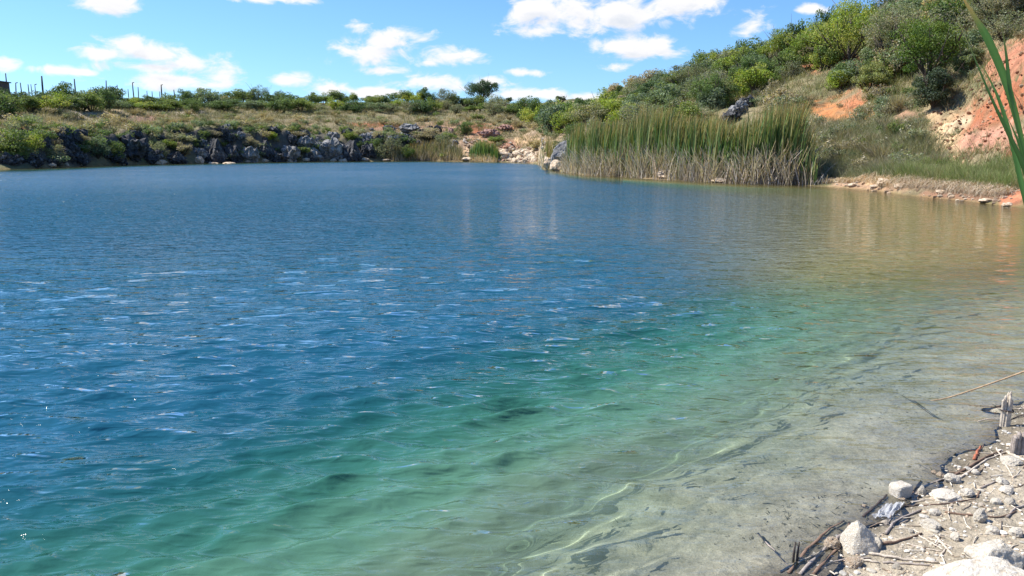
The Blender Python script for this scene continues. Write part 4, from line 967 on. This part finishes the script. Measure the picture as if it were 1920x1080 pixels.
def stick(pts, rad, mat, label, lift=0.0, name='stick', cat='stick', group=None, ends=None, jit=.25):
    W3 = []
    for i, q_ in enumerate(pts):
        p = hit(q_[0], q_[1], .6); z = max(p.z, -.01 if lift >= 0 else -9) + rad * .7 + lift + (q_[2] if len(q_) > 2 else 0)
        W3.append([p.x, p.y, z])
    P = smooth_path(W3); P[1:-1] += fr_.normal(0, rad * jit, P[1:-1].shape)
    z = height(P[:, 0], P[:, 1]); P[:, 2] = np.maximum(P[:, 2], z + rad * .5)
    r_ = rad * (1 - .35 * np.linspace(0, 1, len(P))) * fr_.uniform(.85, 1.15, len(P))
    v, f = tube(P, r_, 7); v[:, 2] = v[:, 2]
    o = link(name, mesh_np(name, v, f, mat, True)); return tag(o, label, cat, group)
ST = [
 ([(1478,1078),(1512,1040),(1548,1008),(1582,985)],.008,TWIG,'long brown reed at the water edge, leftmost strand of the debris bundle'),
 ([(1500,1080),(1540,1040),(1572,1012),(1600,988)],.009,GREYW,'thick grey-brown reed in the middle of the debris bundle at the water edge'),
 ([(1525,1080),(1556,1048),(1580,1020),(1592,985)],.008,TWIG,'brown reed lying closest to the triangular white rock in the debris bundle'),
 ([(1462,1078),(1490,1066),(1520,1052),(1560,1030)],.006,STRAW,'pale reed crossing the lower end of the debris bundle'),
 ([(1536,1072),(1560,1058),(1600,1050),(1632,1050)],.005,GREYW,'grey reed trailing right from the foot of the debris bundle'),
 ([(1548,994),(1568,999),(1588,1005)],.0045,STRAW,'short white reed sticking left from behind the triangular white rock'),
 ([(1420,1015),(1450,1043),(1482,1072)],.006,GREYW,'slanting straight reed in the shallow water left of the debris bundle'),
 ([(1592,1034),(1625,1026),(1668,1022),(1700,1012),(1728,1002)],.0065,TWIG,'dark crooked twig in front of the triangular white rock'),
 ([(1612,1020),(1614,1012),(1640,1020),(1672,1018)],.004,TWIG,'thin dark twig curling over the front of the triangular white rock'),
 ([(1592,1050),(1620,1054),(1648,1058)],.007,STRAW,'short pale flat reed below the dark crooked twig'),
 ([(1626,1040),(1670,1049),(1715,1054),(1760,1058)],.0065,STRAW,'long pale flat reed left of the big white rock'),
 ([(1655,1058),(1700,1061),(1745,1062)],.005,GREYW,'grey reed under the long pale flat reed'),
 ([(1660,1003),(1674,986),(1692,972),(1712,965),(1727,958)],.0065,GREYW,'forked grey twig in the middle of the beach'),
 ([(1690,972),(1676,969),(1662,985)],.004,GREYW,'thin side twig beside the forked grey twig'),
 ([(1694,951),(1710,950),(1724,948)],.005,DKST,'short dark stick just right of the plastic scrap'),
 ([(1772,962),(1800,966),(1840,970),(1875,972),(1905,960)],.0055,TWIG,'long brown twig beside the round white stone'),
 ([(1888,972),(1905,955),(1925,950)],.0065,GREYW,'grey stick end at the right edge of the photo'),
 ([(1730,950),(1770,947),(1815,939),(1830,936)],.0035,TWIG,'long thin twig between the flat pale stones'),
 ([(1716,930),(1735,915),(1762,903),(1785,898)],.006,GREYW,'grey reed running from the orange-stained block along the waterline'),
 ([(1783,900),(1812,880),(1842,862),(1878,846)],.007,TWIG,'long brown reed along the waterline up to the broken stump'),
 ([(1800,898),(1835,874),(1868,856),(1895,846)],.006,STRAW,'tan reed beside the long brown waterline reed'),
 ([(1868,842),(1882,866),(1898,895)],.005,STRAW,'white reed lying across the tan reed near the broken stump'),
 ([(1888,850),(1908,860),(1930,872)],.008,STRAW,'pale reed right of the white crossing reed'),
 ([(1840,916),(1856,910),(1872,903)],.0055,GREYW,'short grey stick near the right edge above the pale stones'),
 ([(1832,934),(1838,920),(1845,911)],.0045,TWIG,'short brown twig leaning on the short grey stick'),
 ([(1706,934),(1716,920),(1726,906)],.006,TWIG,'dark brown stick just right of the orange-stained block'),
 ([(1688,958),(1676,952),(1660,970)],.0035,STRAW,'thin pale straw on the plastic scrap'),
 ([(1668,975),(1672,965),(1676,958)],.007,GREYW,'stubby grey stick on the right side of the plastic scrap'),
 ([(1700,1022),(1730,1030),(1765,1036)],.004,STRAW,'thin straw in the fan of white reed pieces, lowest one'),
 ([(1722,1006),(1745,1020),(1768,1034)],.004,STRAW,'thin straw in the fan of white reed pieces, crossing the lowest one'),
 ([(1754,1008),(1770,1025),(1786,1044)],.0055,STRAW,'thickest white reed in the fan left of the big white rock'),
 ([(1740,1010),(1760,1020),(1788,1028)],.004,STRAW,'nearly level white straw in the fan above the big white rock'),
 ([(1762,1046),(1772,1034),(1784,1026)],.004,STRAW,'short white straw at the right end of the fan'),
 ([(1830,862),(1838,846),(1846,834)],.004,TWIG,'dark reed end in the water above the rusty leaf stub'),
 ([(1915,1050),(1925,1040),(1940,1020)],.008,GREYW,'grey stick at the lower right edge beside the big white rock'),
]
for pts, rad, mat, lb in ST:
    stick(pts, rad, mat, lb)
stick([(1826,864),(1832,852),(1838,840)], .009, RUST, 'rust-red leaf stub lying at the waterline left of the broken stump', 0, 'leaf_stub', 'leaf')
# upright dark twig pair in the shallows
for dx, lb in ((0, 'left one of two upright dark twigs in the shallow water'), (7, 'right one of two upright dark twigs in the shallow water')):
    p = hit(1486 + dx, 1062); k = pix_m(p)
    v, f = tube([[0, 0, -.05], [.002, .0, 24 * k], [.006, 0, 48 * k]], [.006, .005, .0025], 6)
    tag(link('twig', mesh_np('twig', v, f, DKST, True), None, tuple(p)), lb, 'twig')

# stones on the beach (photo x, base y, width px, height px, material, label)
for i, (cx, by, w_, h_, m_, kd, lb) in enumerate([
 (1612,1030,64,50,RK_W,'tri','white triangular rock beside the debris bundle at the waterline'),(1640,1026,34,20,RK_W,'block','low white shoulder of rock right of the triangular rock'),
 (1687,934,40,34,RK_S,'box','cream block with orange-stained foot standing at the waterline'),(1692,940,18,10,RK_C,'round','small orange stone at the foot of the cream block'),
 (1728,928,14,16,RK_W,'round','small white stone right of the dark brown stick'),(1787,905,28,15,RK_W,'block','white oblong stone at the waterline above the pale slabs'),
 (1772,936,50,14,RK_S,'round','long pale slab in the middle of the beach'),(1812,930,24,14,RK_S,'block','pale stone at the right end of the long pale slab'),
 (1747,990,38,15,RK_W,'block','flat white pointed stone in the middle of the beach'),(1837,978,22,20,RK_W,'round','round white stone right of the middle of the beach'),
 (1888,925,26,12,RK_S,'block','pale flat stone near the right edge'),(1868,945,18,10,RK_S,'round','small pale stone left of the pair near the right edge'),
 (1893,946,18,12,RK_W,'round','small white stone near the right edge'),(1790,1012,18,14,RK_S,'block','small cream stone above the straw fan'),
 (1752,966,18,11,RK_S,'round','tan pebble above the flat white pointed stone'),(1708,1000,10,7,RK_W,'round','tiny white stone beside the dark crooked twig'),
 (1600,1062,30,16,RK_C,'round','ochre stone half under the debris bundle'),(1560,1030,26,20,RK_C,'round','ochre stone at the left side of the debris bundle'),
 (1680,1068,14,10,RK_W,'block','small white stone below the grey reed'),(1620,955,12,8,RK_C,'round','little yellow stone in the shallow water'),
 (1860,1000,24,12,RK_S,'block','tan flat stone uphill from the round white stone'),(1905,1005,22,14,RK_S,'round','tan stone at the right edge'),
 (1830,890,14,9,RK_S,'round','small stone between the waterline reeds'),(1763,896,14,8,RK_C,'round','brownish stone at the water left of the white oblong stone'),(1752,890,12,7,RK_C,'block','small brown stone in the water by the waterline reeds'),
 (1895,868,34,14,RK_W,'block','white stone behind the broken stump reeds'),(1880,905,20,9,RK_S,'block','thin pale stone right of the short grey stick')]):
    p = hit(cx, by, .6); k = pix_m(p)
    if kd in ('tri', 'box'):
        vv = ICO_V.copy()
        if kd == 'tri':
            for n_, d_ in [((-.9,-.2,.35),.42),((.75,-.35,.65),.40),((0,-1,.35),.5),((.1,.9,.4),.5),((0,0,-1),.5),((-.3,.2,1),.95)]:
                n_ = np.array(n_, float); n_ /= np.linalg.norm(n_); vv -= np.outer(np.maximum(vv @ n_ - d_, 0), n_) * .8
            vv *= 1.3
        else: vv = np.sign(vv) * np.abs(vv) ** .42; vv *= .86
        vv *= (1 + .07 * vnoise3(vv * 2, 3 + i) + .04 * vnoise3(vv * 5, 4) + .02 * vnoise3(vv * 12, 5))[:, None]
        o = link('stone', mesh_np('stone', vv, ICO_F, m_, False), None, (p.x, p.y, p.z + h_ * k * .34), .35 if kd == 'box' else -.1, (w_ * k * .5, w_ * k * .42, h_ * k * .58)); tag(o, lb, 'rock'); continue
    o = rock(p, w_ * k, h_ * k * 1.1, m_, lb, 'one' if kd == 'block' else 'round', 60 + i, rz=.6 * i, sink=.22, name='stone')
# big overexposed white rock at the lower right
V_ = ICO_V.copy(); r_ = np.random.RandomState(8)
for n_, d_ in [((0,0,1),.62),((.3,-.2,1),.66),((-.6,.2,.7),.7),((1,0,.4),.8),((-1,-.2,.3),.86),((.1,-1,.2),.8),((.2,1,.3),.7),((-.3,-.6,.8),.72)]:
    n_ = np.array(n_, float); n_ /= np.linalg.norm(n_); V_ -= np.outer(np.maximum(V_ @ n_ - d_, 0), n_) * .92
V_ *= (1 + .07 * vnoise3(V_ * 2.2, 3) + .035 * vnoise3(V_ * 6, 4) + .015 * vnoise3(V_ * 14, 5))[:, None]
p = hit(1800, 1085, .6)
o = link('white_rock', mesh_np('white_rock', V_, ICO_F, RK_W, False), None, (p.x + .03, p.y - .11, p.z + .012), .45, (.27, .18, .115)); tag(o, 'large bright white rock at the lower right corner of the beach', 'rock')
v2_ = rock_verts(91, .2, .8); p = hit(1862, 1062, .6)
o = link('white_rock', mesh_np('white_rock', v2_, ICO_F, RK_W, False), None, (p.x, p.y, p.z + .03), .2, (.10, .085, .075)); tag(o, 'white angular rock rising behind the large bright white rock', 'rock')

# stumps of broken reed culms
def culms(name, px, py, n, hpx, wpx, mat, label, seed, ring=False):
    r = np.random.RandomState(seed); p = hit(px, py, .6); k = pix_m(p); t_ = thing(name, label, 'reed stump', tuple(p))
    for i in range(n):
        a = i * 2.4; rr = wpx * k * .5 * math.sqrt((i + .5) / n) * .72; h = hpx * k * r.uniform(.62, 1.0) * (1 if i else 1.05)
        x, y = rr * math.cos(a), rr * math.sin(a) * .8; l = r.normal(0, .05, 2) * h
        v, f = tube([[x, y, -.14], [x + l[0] * .3, y + l[1] * .3, h * .5], [x + l[0], y + l[1], h * .93], [x + l[0] + r.normal(0, .004), y + l[1], h]], [wpx * k * .15, wpx * k * .14, wpx * k * .12, wpx * k * .03], 8)
        link('culm', mesh_np('culm', v, f, mat, False), t_)
    if ring:
        a = np.linspace(0, 2 * math.pi, 17)[:-1]; zc = hpx * k * .47; R1 = wpx * k * .53
        pts = np.stack([R1 * np.cos(a), R1 * .9 * np.sin(a), zc + .004 * np.sin(a * 2)], 1); pts = np.vstack([pts, pts[:1]])
        v, f = tube(pts, .0045, 6, False); link('binding', mesh_np('binding', v, f, DKST, True), t_)
    return t_
culms('broken_reed_stump', 1885, 800, 10, 66, 20, STRAW, 'pale broken reed stump with a dark binding standing in the water at the right edge', 4, True)
culms('broken_reed_stump', 1907, 852, 14, 44, 30, GREYW, 'brown splintered reed stump on the waterline at the right edge', 5)

# long bent stalk dipping into the water
def wpt(px, py, Y): d = ray(px, py); return np.array([d[0] / d[1] * Y, Y, CAM_H + d[2] / d[1] * Y])
tip = hit(1738, 761, .6); root = np.array([4.35, 4.35, float(height(4.35, 4.35)) - .05])
P = smooth_path([root, [4.25, 4.6, root[2] + .22], wpt(2010, 660, 4.85), wpt(1922, 696, 5.0), wpt(1790, 742, 5.15), [tip.x, tip.y, -.01], [tip.x - .25, tip.y + .05, -.07]], 30)
v, f = tube(P, np.linspace(.009, .003, len(P)), 7)
tag(link('bent_reed_stalk', mesh_np('bent_reed_stalk', v, f, litter_mat('tan_reed', (.40, .28, .17)), True)), 'long tan reed stalk bent down from the right edge into the water', 'reed stalk')
for (a_, b_, lb, mt) in [((1832,800,.004),(1882,790,.01),'thin pale straw floating left of the pale broken stump',STRAW),((1892,789,.0),(1935,781,.03),'thin dark reed right of the pale broken stump',DKST),
                     ((1690,752,-.002),(1752,792,-.01),'thin dark submerged reed below the tip of the bent stalk',DKST)]:
    pa, pb = hit(a_[0], a_[1], .6), hit(b_[0], b_[1], .6)
    v, f = tube(smooth_path([[pa.x, pa.y, a_[2]], [(pa.x + pb.x) / 2, (pa.y + pb.y) / 2 + .02, (a_[2] + b_[2]) / 2], [pb.x, pb.y, b_[2]]]), .0035, 6)
    tag(link('reed', mesh_np('reed', v, f, mt, True)), lb, 'reed')

# cattail plant whose leaves cross the right edge
def ribbon(P, w, twist=0, side=None):
    P = smooth_path(P, 26); n = len(P); w = np.asarray(w); ww = .72 * np.interp(np.linspace(0, 1, n), np.linspace(0, 1, len(w)), w)
    V = []
    for i in range(n):
        d = P[min(i + 1, n - 1)] - P[max(i - 1, 0)]; d /= np.linalg.norm(d)
        view = np.array([math.sin(twist * i / n), -math.cos(twist * i / n), .1]); s = np.cross(d, view); s /= np.linalg.norm(s); nn = np.cross(s, d)
        V += [P[i] - s * ww[i] / 2, P[i] - s * ww[i] * .12 + nn * ww[i] * .13, P[i] + s * ww[i] * .12 + nn * ww[i] * .13, P[i] + s * ww[i] / 2]
    b = np.arange(n - 1) * 4; F = np.concatenate([np.stack([b + j, b + j + 1, b + j + 5, b + j + 4], 1) for j in range(3)])
    return np.array(V), F, n
rootx, rooty = 2.36, 2.62; rz_ = float(height(rootx, rooty))
plant = thing('cattail_plant', 'close green cattail plant with long blades leaning in from the right edge', 'cattail', (rootx, rooty, rz_)); off = np.array([rootx, rooty, rz_])
GB = np.array([.10, .215, .07])
for i, (pp, wd, tw, tipc, c_) in enumerate([
   ([(2010,640,2.62),(1945,400,2.6),(1920,314,2.6),(1892,253,2.6),(1859,184,2.6),(1821,94,2.6),(1789,23,2.6)],[.02,.03,.034,.030,.026,.016,.004],.9,(.45,.36,.2),GB * .62),
   ([(2020,640,2.66),(1960,440,2.66),(1925,300,2.66),(1893,175,2.66),(1860,90,2.66),(1836,45,2.66),(1803,-8,2.66)],[.02,.02,.014,.030,.034,.030,.006],-.5,(.5,.34,.15),GB * 1.1),
   ([(2015,640,2.7),(1950,470,2.7),(1921,368,2.7),(1905,300,2.7),(1886,225,2.7),(1866,170,2.7),(1841,122,2.7)],[.02,.026,.03,.03,.028,.02,.003],.4,(.2,.3,.1),GB * 1.25),
   ([(2010,640,2.56),(1950,400,2.56),(1905,225,2.56),(1893,160,2.56),(1887,105,2.56),(1879,52,2.56)],[.02,.016,.010,.024,.018,.003],.3,(.3,.3,.12),GB),
   ([(2025,640,2.72),(1965,430,2.72),(1922,300,2.72),(1908,262,2.72),(1892,226,2.72)],[.02,.022,.022,.016,.003],.2,(.25,.25,.1),GB * .9),
   ([(2030,640,2.6),(1975,400,2.6),(1922,218,2.6),(1900,172,2.6)],[.008,.007,.005,.002],.2,(.25,.12,.08),np.array([.16,.10,.07])),
   ([(2020,640,2.75),(1980,480,2.75),(1935,350,2.75),(1921,300,2.75),(1897,205,2.75)],[.02,.02,.012,.008,.003],.2,(.2,.1,.07),np.array([.13,.09,.06]))]):
    P = [np.array([rootx + .02 * i - .05, rooty + .02 * (i % 3), rz_ - .05])] + [wpt(*q) for q in pp]
    V, F, n = ribbon(P, [.02] + wd, tw); V = V - off
    tt = np.repeat(np.linspace(0, 1, n), 4)[:, None]; st = np.tile([.85, 1.1, 1.1, .85], n)[:, None]
    K = c_ * st * (1 - sstep(.86, 1, tt)) + np.array(tipc) * sstep(.86, 1, tt)
    K = K * (1 + .16 * vnoise(np.repeat(np.arange(n), 4) * .45, np.tile([0, 3.1, 6.3, 9.7], n), i))[:, None]
    link('leaf', mesh_np('leaf', V, F, GRASSM, True, col=K), plant)

# plastic scrap
nx, ny = 26, 16; c00, c10, c01 = hit(1634, 976, .6), hit(1668, 976, .6), hit(1664, 950, .6)
u_, v_ = np.meshgrid(np.linspace(0, 1, nx), np.linspace(0, 1, ny)); A, B, Cc = [np.array(q[:]) for q in (c00, c10, c01)]
Pp = A + (B - A) * u_.ravel()[:, None] + (Cc - A) * v_.ravel()[:, None]; wob = vnoise(u_.ravel() * 4, v_.ravel() * 6, 3); Pp[:, :2] += .02 * vnoise(u_.ravel() * 3, v_.ravel() * 3, 9)[:, None]
Pp[:, 2] = height(Pp[:, 0], Pp[:, 1]) + .010 + .016 * np.abs(wob) + .010 * vnoise(u_.ravel() * 13, v_.ravel() * 13, 4)
PL, t, out = new_mat('clear_plastic'); b = t.new('ShaderNodeBsdfPrincipled'); b.inputs['Base Color'].default_value = (.60, .61, .62, 1); b.inputs['Roughness'].default_value = .18; b.inputs['Alpha'].default_value = .6; t.l.new(b.outputs[0], out.inputs[0])
tag(link('plastic_scrap', mesh_np('plastic_scrap', Pp, grid_faces(ny, nx), PL, True)), 'crumpled bluish clear plastic scrap at the waterline', 'plastic scrap')
stick([(1618,974),(1640,955),(1662,936)], .008, DKST, 'dark purple-brown flat reed along the upper edge of the plastic scrap')

# gravel, crumbs and dead reed bits on the beach
def beach_pts(n, r, smin=-2.6, smax=.05):
    x = r.uniform(-1, 6.5, n * 6); y = r.uniform(.8, 7.5, n * 6); s = near_s(x, y); a = np.arctan2(x, y)
    m = (s > smin) & (s < smax) & (a < R(44)) & (y > 1.6); x, y = x[m], y[m]; return x[:n], y[:n]
_b = bmesh.new(); bmesh.ops.create_icosphere(_b, subdivisions=2, radius=1); I2V = np.array([v.co[:] for v in _b.verts]); I2F = np.array([[v.index for v in f.verts] for f in _b.faces]); _b.free()
def pebbles(n, lo, hi, pal, seed, label, name, smin=-2.6, smax=.05, power=2.2, dens=None):
    r = np.random.RandomState(seed); x, y = beach_pts(n * (3 if dens else 1), r, smin, smax)
    if dens: m = vnoise(x * dens, y * dens, seed) + r.normal(0, .3, len(x)) > .05; x, y = x[m][:n], y[m][:n]
    n = len(x); s = lo + (hi - lo) * r.rand(n) ** power * 1.0
    base = [I2V * (1 + .28 * vnoise3(I2V * 1.4 + j * 5, j))[:, None] for j in range(6)]; nv = len(I2V)
    V = np.empty((n, nv, 3)); 
    for i in range(n):
        a = r.uniform(0, 6.28); ca, sa = math.cos(a), math.sin(a); v = base[i % 6] * [1, r.uniform(.55, 1), r.uniform(.35, .7)] * s[i]
        V[i] = np.stack([v[:, 0] * ca - v[:, 1] * sa, v[:, 0] * sa + v[:, 1] * ca, v[:, 2]], 1)
    V += np.stack([x, y, height(x, y) + s * .15], 1)[:, None]; F = (I2F[None] + (np.arange(n) * nv)[:, None, None]).reshape(-1, 3)
    K = np.repeat(np.array(pal)[r.randint(0, len(pal), n)] * r.uniform(.75, 1.2, (n, 1)), nv, 0)
    tag(link(name, mesh_np(name, V.reshape(-1, 3), F, PEB, False, col=K)), label, 'gravel', kind='stuff')
PEB, t, out = new_mat('pebble'); b = t.new('ShaderNodeBsdfPrincipled'); geo = t.new('ShaderNodeNewGeometry'); b.inputs['Roughness'].default_value = .85
t.put(b.inputs['Base Color'], t.mix(1.0, t.attr('tint'), t.ramp(t.noise(geo.outputs['Position'], 160, 4, .65), [(.3, (.7, .7, .7)), (.65, (1.15, 1.15, 1.15))]), 'MULTIPLY')); t.l.new(b.outputs[0], out.inputs[0])
PALP = [(.62,.57,.48), (.50,.45,.36), (.70,.66,.58), (.40,.34,.26), (.55,.42,.30), (.46,.43,.37)]
pebbles(6500, .002, .011, PALP[1:], 5, 'fine gravel and crumbs over the beach', 'gravel')
pebbles(900, .008, .024, PALP, 6, 'scattered pale pebbles on the beach', 'pebbles', power=3)
pebbles(1500, .002, .010, [(.20,.18,.13), (.14,.13,.10), (.30,.27,.2), (.36,.30,.22)], 7, 'small stones on the lake bed in the shallows', 'submerged_gravel', .0, 1.3, 2.0, 1.5)
r = np.random.RandomState(9); rng = r; x, y = beach_pts(900, r, -2.4, .03); n = len(x)
c = np.array([(.56,.48,.37), (.64,.58,.48), (.42,.34,.25), (.26,.19,.13), (.48,.42,.34)])[r.randint(0, 5, n)] * r.uniform(.8, 1.15, (n, 1))
parts = []
for i in range(n):
    L = r.uniform(.02, .13) * (1.4 if r.rand() < .15 else 1); a = r.uniform(0, 6.28) if r.rand() < .6 else r.normal(.75, .4); dx, dy = math.cos(a) * L / 2, math.sin(a) * L / 2
    P = np.array([[x[i] - dx, y[i] - dy, 0], [x[i] + r.normal(0, .003), y[i] + r.normal(0, .003), 0], [x[i] + dx, y[i] + dy, 0]]); rd = r.uniform(.0012, .0042)
    P[:, 2] = height(P[:, 0], P[:, 1]) + rd * .6 + np.abs(r.normal(0, .004, 3)); v, f = tube(P, [rd, rd, rd * .7], 5, False); parts.append((v, f, c[i]))
V, F, K = join(parts); tag(link('reed_litter', mesh_np('reed_litter', V, F, PEB, True, col=K)), 'broken bits of dead reed strewn over the beach', 'plant litter', kind='stuff')
# algae shreds on the lake bed
r = np.random.RandomState(12); rng = r; n0 = 26000; x = r.uniform(-2.5, 7, n0); y = r.uniform(1.5, 9, n0); s = near_s(x, y)
dn = fbm(x * 1.1, y * 1.1, 3, 44) + .25 * vnoise(x * 5, y * 5, 45); m = (s > .03) & (s < 2.2) & (dn + r.normal(0, .10, n0) > .10 + .12 * s); x, y = x[m], y[m]; n = len(x)
c = np.array([(.05,.055,.035), (.08,.08,.045), (.11,.10,.06), (.04,.045,.04)])[r.randint(0, 4, n)]
v = blades(np.stack([x, y, height(x, y) + .004], 1), r.uniform(.010, .040, n) * .6, r.uniform(.005, .012, n), r.uniform(0, 6.28, n), r.uniform(.8, 2.4, n), r.uniform(0, .6, n), 2, c, c)
tag(link('algae', mesh_np('algae', v[0], v[1], PEB, False, col=v[2])), 'dark shreds of algae in patches on the lake bed', 'algae', kind='stuff')

# things lit through the rippled water receive its refracted sunlight
for o in scene.objects:
    if o.type == 'MESH' and o.name.split('.')[0] in ('gravel', 'pebbles', 'submerged_gravel', 'algae', 'reed_litter', 'stick', 'stone', 'twig', 'reed', 'culm', 'bent_reed_stalk', 'leaf_stub'):
        o.cycles.is_caustics_receiver = True
